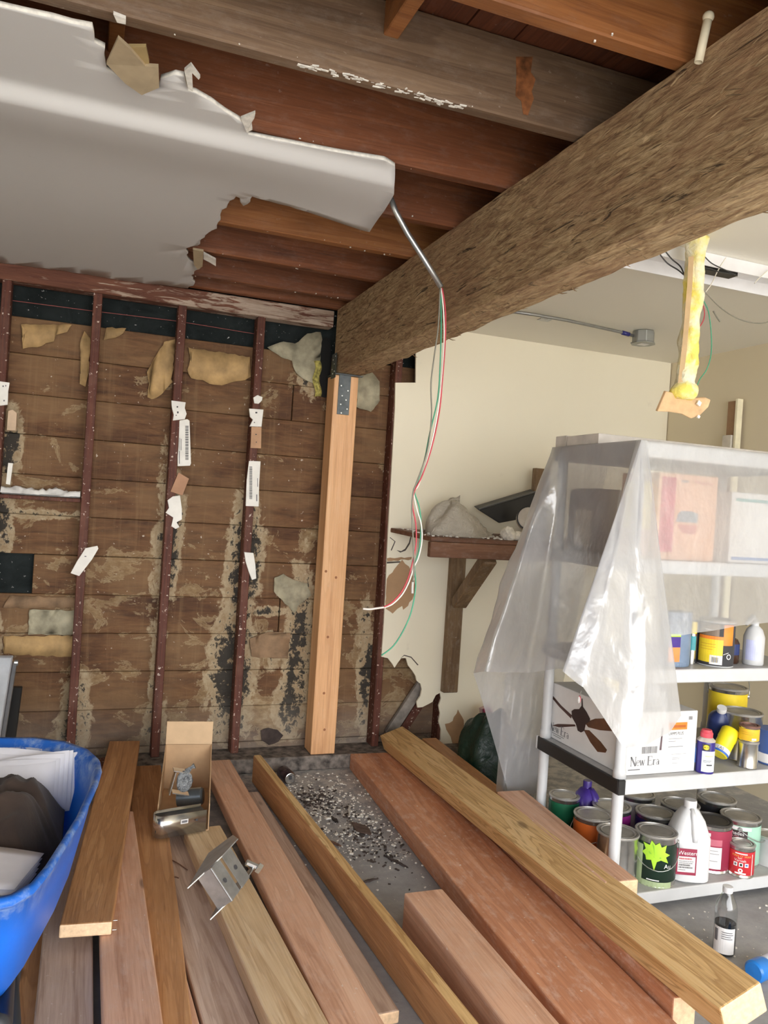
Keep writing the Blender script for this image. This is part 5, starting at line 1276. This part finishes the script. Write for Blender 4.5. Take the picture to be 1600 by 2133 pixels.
flap('torn_flap', [(236, 30), (262, 40), (262, 50), (244, 46)], 2.47, .1, M_GYP, 'curled sliver of plasterboard edge')

# ================================================================== wheelbarrow at the left
wb = thing('wheelbarrow', 'blue plastic wheelbarrow full of papers and dark cloth', 'wheelbarrow', (-.28, 2.25, 0))
Zr = .60
R1 = [(-.215, 2.80), (-.12, 2.785), (-.03, 2.73), (.035, 2.64), (.066, 2.54), (.070, 2.45), (.058, 2.34), (.022, 2.12), (-.012, 1.97), (-.040, 1.85), (-.065, 1.775), (-.10, 1.735), (-.16, 1.72)]
ax_ = -.30
ring = R1 + [(2 * ax_ - x, y) for x, y in R1[::-1]]
cy_ = 2.28
def t_blue():
    t = NT('tub_plastic'); p = t.pos(); s = t.noise(p, 16, 7, .7, .3)
    sp = t.n('ShaderNodeSeparateXYZ', {0: p}).outputs
    col = t.mix(t.ramp(s, [(.47, 0.0), (.66, .75)]), (.012, .13, .56), (.38, .50, .66))
    lab = t.math('MULTIPLY', t.math('MULTIPLY', t.math('GREATER_THAN', sp[1], 2.6), t.math('LESS_THAN', sp[0], -.09)), t.math('MULTIPLY', t.math('GREATER_THAN', sp[2], .515), t.math('LESS_THAN', sp[2], .582)))
    col = t.mix(t.math('MULTIPLY', lab, t.ramp(t.noise(p, 60, 4, .6), [(.42, .1), (.55, .9)])), col, (.62, .66, .76))
    clean = t.n('ShaderNodeMapRange', {'Value': sp[2], 'From Min': .50, 'From Max': .58}).outputs[0]
    col = t.mix(t.math('MAXIMUM', clean, t.ramp(sp[1], [(0.0, 0.0), (1, 0.0)])), (.008, .15, .72), col)
    t.bsdf(col, .4, s, .15, .004); return t.mat
M_TUB = t_blue()
def lofts(levels):
    V = []; n = len(ring)
    for (sc, z, sy) in levels:
        for x, y in ring: V.append((ax_ + (x - ax_) * sc, cy_ + sy + (y - cy_) * sc, z))
    return V, [(i * n + k, i * n + (k + 1) % n, (i + 1) * n + (k + 1) % n, (i + 1) * n + k) for i in range(len(levels) - 1) for k in range(n)]
V, F = lofts([(1.03, Zr - .014, 0), (1.045, Zr - .004, 0), (1.03, Zr + .006, 0), (1.0, Zr + .004, 0), (.97, Zr - .02, 0), (.93, Zr - .12, .01), (.84, Zr - .25, .02), (.70, Zr - .33, .03), (.40, Zr - .345, .03), (.01, Zr - .35, .03)])
MB().add(V, F).build('tub_inside', M_TUB, wb, smooth=True)
V, F = lofts([(1.03, Zr - .014, 0), (.99, Zr - .03, 0), (.955, Zr - .12, .01), (.87, Zr - .255, .02), (.72, Zr - .345, .03), (.40, Zr - .365, .03), (.01, Zr - .37, .03)])
MB().add(V, F).build('tub', M_TUB, wb, smooth=True)
DK = plain('dark_steel', (.06, .065, .075), .5, .5)
for s in (-1, 1):
    MB().tube([(ax_ + s * .20, 1.55, .46), (ax_ + s * .20, 1.80, .30), (ax_ + s * .17, 2.4, .225), (ax_ + s * .08, 2.95, .20)], .017, 10).build('frame_bar', DK, wb, smooth=True)
    MB().tube([(ax_ + s * .19, 1.90, .265), (ax_ + s * .215, 1.86, .10), (ax_ + s * .225, 1.84, .056 if s > 0 else .016), (ax_ + s * .225, 1.98, .056 if s > 0 else .016), (ax_ + s * .19, 2.12, .24)], .015, 10).build('leg', DK, wb, smooth=True)
MB().lathe([(.10, -.04), (.165, -.045), (.18, -.02), (.18, .02), (.165, .045), (.10, .04), (.10, -.04)], (ax_, 3.02, .182), 28, Matrix.Rotation(PI / 2, 3, 'Y')).build('wheel', BLACKP, wb, smooth=True)
MB().lathe([(.0001, -.03), (.10, -.03), (.10, .03), (.0001, .03)], (ax_, 3.02, .182), 20, Matrix.Rotation(PI / 2, 3, 'Y')).build('hub', GREYP, wb)
MB().tube([(ax_ - .13, 3.02, .182), (ax_ + .13, 3.02, .182)], .01, 8).build('axle', DK, wb)
# worn patch of label on the tub's far inside
PW = plain('paper_white', (.80, .80, .86), .7, vary=.02)
def fan_stack(name, label, base, n, spread, w, h, lean, seed):
    t_ = thing(name, label, 'papers', base); rr = random.Random(seed)
    for i in range(n):
        def pg(u, v, i=i):
            x = base[0] + (u - .9) * w - i * spread; z = base[2] + v * h - .01 * i * (1 - u) + .012 * math.sin(u * 5 + i)
            return (x, base[1] - i * .008 + lean * v + .02 * math.sin(u * 3 + i * .4), z)
        MB().grid(pg, 10, 3).build('sheet', PW, t_, solid=.001, smooth=True)
    return t_
fan_stack('paper_stack', 'upright fan of white papers at the far end of the barrow', (-.012, 2.62, .435), 7, .012, .40, .165, .05, 1)
nearp = thing('paper_stack', 'flat pile of white papers at the near end of barrow', 'papers', (-.2, 1.92, .44))
for i in range(5):
    def pg(u, v, i=i):
        x = -.46 + (.350 + .05 * v) * u + .003 * i; y = 1.79 + (.32 - .13 * u) * v + .008 * i
        return (x, y, .500 + .008 * i + .055 * (1 - v) * .4 + .03 * math.sin(PI * u * .8) + .012 * v)
    MB().grid(pg, 12, 6).build('sheet', PW, nearp, solid=.0012, smooth=True)
cl = NT('brown_cloth'); p = cl.pos(); h = cl.noise(p, 70, 4, .6); cl.bsdf(cl.ramp(cl.noise(p, 9, 4), [(.3, (.022, .012, .008)), (.7, (.050, .030, .020))]), .9, h, .3, .004, **{'Sheen Weight': .1})
def cloth(u, v):
    x = -.48 + (.405 + .065 * min(1, v * 2)) * u; y = 2.05 + .50 * v
    q = Vector((x * 5, y * 5, 1)); q = q + Vector((mnoise.noise(q * .9), mnoise.noise(q * .9 + Vector((5, 2, 0))), 0)) * 1.1
    n = (1 - abs(mnoise.noise(q)) * 2) * .045 + (1 - abs(mnoise.noise(q * 1.9 + Vector((4, 1, 0)))) * 2) * .022 + mnoise.noise(Vector((x * 3, y * 3, 7))) * .05
    ed = min(1, min(u, 1 - u, v, 1 - v) * 5); ed = ed * ed * (3 - 2 * ed)
    return (x, y, .455 + .10 * ed ** .6 + n * ed * 1.2)
o = MB().grid(cloth, 70, 60).build('cloth', cl.mat, None, (-.25, 2.3, .43), smooth=True, solid=.004)
tag(o, 'dark brown cloth heaped between the papers in the barrow', 'cloth')
# pale folding panel leaning at the far left
pn = thing('folding_panel', 'pale grey panel leaning at the wall behind the barrow', 'panel', (-.47, 3.86, 0))
a = atY(24, 1370, 3.98); b = atY(-3, 1540, 3.80)
def quad(px): return [atY(*px[0], 3.98), atY(*px[1], 3.80), Vector((-1.0, 3.80, atY(*px[1], 3.80).z)), Vector((-1.0, 3.98, atY(*px[0], 3.98).z))]
b = atY(-3, 1540, 3.80); dirv = (b - a) / (a.z - b.z); g = a + dirv * a.z
MB().prism([a, g, Vector((-1.0, g.y, 0)), Vector((-1.0, a.y, a.z))], (.006, .028, .006)).build('panel', plain('panel_grey', (.50, .53, .57), .4), pn, bevel=.003)
a2 = a + Vector((.022, .035, -.03)); g2 = g + Vector((.022, .035, 0))
MB().prism([a2 - Vector((.02, 0, 0)), g2 - Vector((.02, 0, 0)), g2, a2], (0, .03, 0)).build('rail', plain('rail_grey', (.30, .31, .33), .35, .7), pn, bevel=.003)
MB().tube([a2 + Vector((-.012, .005, -.002)), a2 + Vector((.004, .005, -.002))], .014, 12).build('end_cap', M_GALV, pn)
a3 = a2 + Vector((.028, .02, -.12)); g3 = g2 + Vector((.05, .02, 0))
MB().prism([a3 - Vector((.05, 0, 0)), g3 - Vector((.05, 0, 0)), g3, a3], (0, .03, 0)).build('black_back', BLACKP, pn, bevel=.004)
# red brown offcut at the wall beside the barrow
o = MB().box((.10, 4.02, .062), (.20, .11, .1), Matrix.Rotation(.25, 3, 'Z')).build('wood_offcut', M_STUD, None, (.10, 4.02, 0), bevel=.003)
tag(o, 'small red painted offcut at the wall behind barrow', 'offcut')

# ================================================================== carton with hardware
cz = .0905
ct = thing('open_carton', 'open brown carton with one flap up on the lumber', 'carton', (.462, 3.42, cz), (0, 0, -.145))
w_, d_, h_ = .205, .46, .205
def lb(x0, x1, y0, y1, z0, z1, nm, m): MB().bx(x0, x1, y0, y1, z0, z1).build(nm, m, ct, world=False, bevel=.0012)
lb(-w_ / 2, w_ / 2, -d_ / 2, d_ / 2, 0, .004, 'base', CARD)
lb(-w_ / 2, w_ / 2, d_ / 2 - .004, d_ / 2, .004, h_, 'back_panel', CARD)
lb(-w_ / 2, w_ / 2, d_ / 2 - .004, d_ / 2, h_ + .001, h_ + .105, 'flap', CARD_LIT)  # same card as the panels, light on the flap put into a paler colour
for s in (-1, 1):
    x = s * (w_ / 2 - .002)
    MB().prism([(x - .002, -d_ / 2, .004), (x - .002, d_ / 2 - .004, .004), (x - .002, d_ / 2 - .004, h_), (x - .002, -d_ / 2 + .05, .09)], (.004, 0, 0)).build('side_panel', CARD, ct, world=False)
CP = Vector((.462, 3.42, cz))
def cl2(x, y, z): return CP + Matrix.Rotation(-.145, 3, 'Z') @ Vector((x, y, z))
M_CHROME = plain('bright_zinc', (.62, .62, .60), .25, .95, vary=.06)
# channel bracket with rounded end resting over the carton's mouth
bk = thing('channel_bracket', 'rounded steel channel bracket lying in the carton mouth', 'bracket', cl2(-.02, -.25, .005), (0, 0, .22))
r0 = .034; V = []; n = 14
prof = []
for k in range(n + 1):
    a = PI / 2 + PI * k / n; prof.append((-.065 + r0 * math.cos(a) * .9, r0 * math.sin(a)))
prof = [(.105, r0)] + prof + [(.105, -r0)]
V = [(x, y, 0.0) for x, y in prof] + [(x, y, .085) for x, y in prof]; m = len(prof)
MB().add(V, [(k, k + 1, m + k + 1, m + k) for k in range(m - 1)]).build('channel', M_CHROME, bk, world=False, solid=.003, soff=0, ang=.6)
MB().bx(.00, .03, -r0 - .0026, -r0 - .0018, .045, .062).build('sticker', WHITEC, bk, world=False)
MB().bx(.004, .026, -r0 - .0032, -r0 - .0026, .049, .058).build('sticker_mark', INKG, bk, world=False)
MB().lathe([(.0001, 0), (.005, 0)], (.065, -r0 - .0024, .052), 10, Matrix.Rotation(PI / 2, 3, 'X')).build('hole', INK, bk, world=False)
MB().lathe([(.0001, 0), (.012, 0)], (-.094, -.006, .022), 14, Matrix.Rotation(-PI / 2, 3, 'Y')).build('hole', INK, bk, world=False)
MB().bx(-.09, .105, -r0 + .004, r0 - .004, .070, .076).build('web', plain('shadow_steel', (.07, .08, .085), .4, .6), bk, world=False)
cyl_ = thing('steel_sleeve', 'dark steel sleeve lying behind the channel bracket', 'sleeve', cl2(.065, -.05, .06))
lay(cl2(-.03, -.02, .055), (.9, -.28, .12), .03, [(.0001, 0), (.036, 0), (.036, .10), (.030, .108), (.0001, .108)], plain('sleeve_steel', (.16, .18, .19), .3, .7), 'body', cyl_)
sq = thing('square_clip', 'small bright square clip with bagged bolts in carton', 'clip', cl2(-.02, -.02, .10))
c = cl2(-.02, -.08, .145)
for dx, dz_, sx, sz in ((-.035, 0, .004, .095), (.0, .046, .07, .004), (.0, -.046, .07, .004)):
    MB().box(c + Vector((dx, 0, dz_)), (sx, .045, sz), Matrix.Rotation(.22, 3, 'Y')).build('side', M_CHROME, sq)
tb_ = NT('bolt_bag'); pz = tb_.pos(); hh = tb_.noise(pz, 60, 5, .7, 1); tb_.bsdf(tb_.ramp(hh, [(.35, (.12, .13, .14)), (.65, (.62, .66, .68))]), .2, hh, 1, .02)
MB().grid(lambda u, v: (c.x + .012 + .033 * math.cos(2 * PI * u) * math.sin(PI * v) * (1 + .2 * mnoise.noise(Vector((u * 9, v * 5, 1)))), c.y - .012 + .022 * math.sin(2 * PI * u) * math.sin(PI * v), c.z + .005 - .045 * math.cos(PI * v)), 20, 12).build('bolt_bag', tb_.mat, sq, smooth=True)
MB().tube([c + Vector((.02, -.012, .045)), c + Vector((.038, -.012, .062)), c + Vector((.05, -.014, .068))], [.014, .006, .012], 8).build('bag_neck', tb_.mat, sq, smooth=True)
# H shaped post base on the planks
hb = thing('post_base', 'galvanised H shaped post base bracket lying on the planks', 'bracket', (.465, 2.60, .0915), (0, 0, -.42))
hb.scale = (1.12, 1.2, 1.15); hb.rotation_euler = (0, .92, -.40); hb.location.z = .150; hb.location.x = .445
def plate(P, name='side_plate'): MB().prism(P, (.003, 0, 0)).build(name, M_GALV, hb, world=False)
plate([(-.058, -.11, .004), (-.058, .10, .004), (-.058, .125, .085), (-.058, .05, .125), (-.058, -.02, .09)])
plate([(.052, -.10, .004), (.052, .0, .004), (.052, .11, .085), (.052, .09, .10), (.052, -.03, .075)])
for (y, z) in ((-.045, .072), (.01, .092)):
    MB().box((-.002, y, z), (.11, .050, .003), Matrix.Rotation(.25, 3, 'X')).build('cross_plate', M_GALV, hb, world=False)
    MB().lathe([(.0001, 0), (.007, 0)], (-.002, y - .004, z + .0022), 12, Matrix.Rotation(.25, 3, 'X')).build('hole', INK, hb, world=False)
MB().box((-.002, -.066, .046), (.11, .003, .05)).build('cross_plate', M_GALV, hb, world=False)
MB().tube([(.03, .10, .085), (.062, .11, .10)], .010, 8).build('bolt', M_CHROME, hb, world=False)
MB().lathe([(.0001, 0), (.016, 0), (.016, .014), (.0001, .014)], (.062, .11, .10), 6, Matrix.Rotation(1.2, 3, 'Y')).build('nut', M_CHROME, hb, world=False)

# ================================================================== floor things
sc = thing('drink_can', 'empty dark soft drink can lying on the concrete', 'can', atZ(605, 1625, .033))
c0 = atZ(596, 1612, .034); d = Vector((.12, -.9, 0)); c0 = Vector((1.02, 3.97, .034))
lay(c0, d, .033, [(.0001, 0), (.024, 0), (.032, .010), (.033, .014), (.033, .100), (.027, .114)], plain('can_dark', (.10, .075, .10), .25, .8, vary=.3, scale=30), 'body', sc)
lay(c0, d, .033, [(.027, .114), (.0275, .118), (.025, .119), (.023, .115), (.0001, .115)], M_CHROME, 'end', sc)
q = c0 + d.normalized() * .1165; 
MB().box(q + Vector((0, -.001, .004)), (.014, .001, .018)).build('tab', INK, sc)
bt = atZ(1472, 1972, 0)
BT = (2.10, 2.06)
ob = thing('water_bottle', 'clear plastic bottle with dark liquid and printed label', 'bottle', (BT[0], BT[1], 0))
tg = NT('clear_pet'); tr = tg.n('ShaderNodeBsdfTransparent', {'Color': (.93, .95, .96)}).outputs[0]; gl = tg.n('ShaderNodeBsdfGlossy', {'Roughness': .08}).outputs[0]
tg.out(tg.n('ShaderNodeMixShader', {0: tg.math('ADD', .07, tg.math('MULTIPLY', tg.n('ShaderNodeLayerWeight', {'Blend': .3}).outputs['Facing'], .5)), 1: tr, 2: gl}).outputs[0])
MB().lathe([(.0001, 0), (.033, 0), (.036, .006), (.036, .150), (.032, .170), (.018, .200), (.0135, .208), (.0135, .222)], (BT[0], BT[1], 0), 28).build('body', tg.mat, ob, ang=.8)
MB().lathe([(.0001, .004), (.0335, .004), (.034, .105), (.0001, .105)], (BT[0], BT[1], 0), 24).build('liquid', plain('black_liquid', (.012, .012, .012), .15), ob, ang=.6)
Pr(cyl((BT[0], BT[1], 0), .036, toward(*BT), .0008)).rect(-.04, .012, .035, .098, 10).build('paper_label', WHITEC, ob)
Pr(cyl((BT[0], BT[1], 0), .036, toward(*BT), .0012)).rect(-.01, .083, .025, .086, 4).rect(-.01, .076, .028, .079, 4).rect(-.01, .069, .02, .072, 4).rect(-.01, .062, .026, .065, 4).rect(-.035, .05, -.022, .09, 2).build('lettering', INKG, ob)
MB().lathe([(.0142, .205), (.0165, .207), (.0165, .226), (.0001, .227)], (BT[0], BT[1], 0), 20).build('cap', plain('cap_clear', (.66, .66, .67), .3), ob, ang=.6)
c = atZ(1582, 2034, .03)
cpx = thing('blue_cap', 'bright blue bottle lying behind the beam end', 'bottle', (c.x + .03, c.y + .03, 0))
lay(Vector((c.x + .055, c.y + .03, .036)), (-.9, -.2, 0), .03, [(.0001, 0), (.030, .003), (.034, .015), (.034, .06), (.028, .066), (.0001, .068)], plain('cap_blue', (.02, .19, .60), .3), 'cap', cpx)
lay(Vector((c.x + .055, c.y + .03, .036)), (.9, .2, 0), .03, [(.0001, 0), (.030, .0), (.032, .10), (.0001, .10)], plain('bottle_pale', (.62, .68, .78), .25), 'body', cpx)
# rubbish behind the lumber at the wall
gb = thing('rubbish_bag', 'dark green rubbish bag slumped below the plastic sheet', 'bag', (1.99, 3.62, 0))
def gbf(u, v):
    a = 2 * PI * u; th = PI * v / 2; k = 1 + .16 * mnoise.noise(Vector((math.cos(a) * 2, math.sin(a) * 2, v * 3)))
    return (2.02 + .165 * k * math.cos(a) * math.cos(th) ** .6, 3.62 + .17 * k * math.sin(a) * math.cos(th) ** .6, .005 + .37 * k * math.sin(th))
tg2 = NT('green_bag'); pz = tg2.pos(); hh = tg2.noise(pz, 14, 5, .6, .8); tg2.bsdf((.006, .026, .016), .35, hh, .8, .02)
MB().grid(gbf, 36, 18).build('bag', tg2.mat, gb, smooth=True)
Q = [atY(x, y, 3.70) for x, y in ((978, 1550), (990, 1556), (1010, 1560), (998, 1572), (978, 1568))]
MB().prism(Q, (.0, .01, .0)).build('bag_corner', plain('olive_cloth', (.12, .14, .08), .8), gb)
rd = thing('red_panel', 'crimson panel with white rim leaning below the plastic sheet', 'panel', (2.27, 4.0, 0))
Q = [atY(x, y, 4.02) for x, y in ((1007, 1478), (1018, 1474), (1050, 1520), (1046, 1525), (1020, 1529), (1014, 1520))]
MB().prism(Q, (0, .012, 0)).build('face', plain('crimson_face', (.30, .02, .07), .5), rd)
Q2 = [atY(x, y, 4.035) for x, y in ((1003, 1477), (1020, 1470), (1054, 1520), (1048, 1529), (1018, 1533), (1009, 1522))]
MB().prism(Q2, (0, .03, 0)).build('rim', plain('pink_rim', (.66, .48, .48), .6), rd)
o = MB().box((2.13, 3.86, .16), (.16, .05, .32), Matrix.Rotation(.5, 3, 'Y')).build('wood_offcut', BW2, None, (2.13, 3.86, 0), bevel=.003)
tag(o, 'brown wood offcut standing behind the green rubbish bag', 'offcut')
# debris: chips too small to tell apart, plus the larger slivers one by one
dz = MB(); rr = random.Random(17)
for i in range(1300):
    if i < 920: x, y = rr.gauss(1.18, .14), rr.gauss(3.45, .30)
    elif i < 1100: x, y = rr.uniform(.95, 1.4), rr.uniform(3.0, 4.02)
    else: x, y = rr.uniform(2.0, 2.9), rr.uniform(1.6, 2.3)
    if y > 4.03: continue
    s = abs(rr.gauss(.002, .0026)) + .001
    dz.box((x, y, s * .3), (s * rr.uniform(.7, 2.2), s, s * .6), Matrix.Rotation(rr.uniform(0, 3), 3, 'Z'))
o = dz.build('plaster_debris', M_GYP); tag(o, 'white plaster crumbs scattered over the concrete', 'debris', kind='stuff')
dz = MB(); dm = plain('dark_dirt', (.06, .045, .04), .9, vary=.3)
for i in range(520):
    if i % 2: x, y = rr.gauss(1.12, .05), rr.gauss(3.62, .09)
    else: x, y = rr.gauss(1.21, .06), rr.gauss(3.18, .16)
    s = abs(rr.gauss(.003, .003)) + .001
    dz.box((x, y, s * .25), (s * rr.uniform(1, 3), s, s * .5), Matrix.Rotation(rr.uniform(0, 3), 3, 'Z'))
o = dz.build('dirt_debris', dm); tag(o, 'dark wood rot crumbs heaped on the concrete', 'debris', kind='stuff')
for i, (pxs, m, lab) in enumerate([(((800, 1780), (850, 1806)), dm, 'long dark splinter lying nearest the reddish plank'), (((748, 1838), (788, 1828)), dm, 'dark brown splinter near the edge-standing board'), (((685, 1752), (710, 1764)), plain('chip_brown', (.16, .09, .06), .8), 'brown wood chip beside the edge-standing board'),
                                  (((728, 1680), (728, 1702)), plain('chip_white', (.62, .60, .56), .7), 'pale grey stick in the debris'), (((735, 1715), (772, 1740)), plain('chip_dark', (.10, .065, .05), .85), 'broad rotten bark piece in the debris'), (((690, 1700), (705, 1712)), dm, 'curved dark chip left of the bark piece')]):
    a, b = (atZ(*pxs[0], .008), atZ(*pxs[1], .008)); d = b - a; L = d.length
    wd = .012 if i < 4 else .06 if i == 4 else .02
    bm = MB().grid(lambda u, v: Vector((a + d * u)) + Vector((-d.y, d.x, 0)).normalized() * ((v - .5) * wd * math.sin(PI * min(.95, max(.08, u)))) + Vector((0, 0, .004 * mnoise.noise(Vector((u * 5, v * 3, i))))), 10, 3)
    tag(bm.build('wood_chip', m, None, tuple(a), solid=.006), lab, 'wood chip', 'chips on the concrete')
# nail hooks on the pink plank beside the carton
for i, (pp, lab) in enumerate(((((352, 1789), (370, 1798), (390, 1812)), 'bent rusty nail lying on the planks by the bracket'), (((355, 1829), (365, 1827), (372, 1829)), 'short rusty nail below the bent one'))):
    wire('nail', lab, [atZ(x, y, .045) for x, y in pp], .0022, plain('rust', (.16, .08, .05), .7), 'nail')
# nails sticking out of the top plank's end
for i, (x, y, lab) in enumerate(((.145, 2.455, 'upper nail sticking out of the short plank'), (.143, 2.44, 'lower nail sticking out of the short plank'))):
    wire('nail', lab, [(x - .02, y, .150 - .02 * i), (x + .012, y - .004, .150 - .02 * i)], .0016, M_CHROME, 'nail')

# little lure hanging from the hem of the sheet
c = atX(1207, 1457, 1.838)
lu = thing('fishing_lure', 'tiny pink and white lure hanging before the fan carton', 'lure', tuple(c))
MB().sphere(c, .012, 12, 8, (.55, .55, 1.25)).build('float', plain('lure_pink', (.80, .12, .18), .35), lu, smooth=True)
MB().sphere(c + Vector((-.0022, -.0012, -.001)), .0115, 12, 8, (.5, .5, 1.2)).build('white_half', INKW, lu, smooth=True)
MB().tube([c + Vector((0, 0, .014)), c + Vector((.003, 0, .022)), c + Vector((.006, 0, .034))], .0012, 5).build('loop', M_GALV, lu)
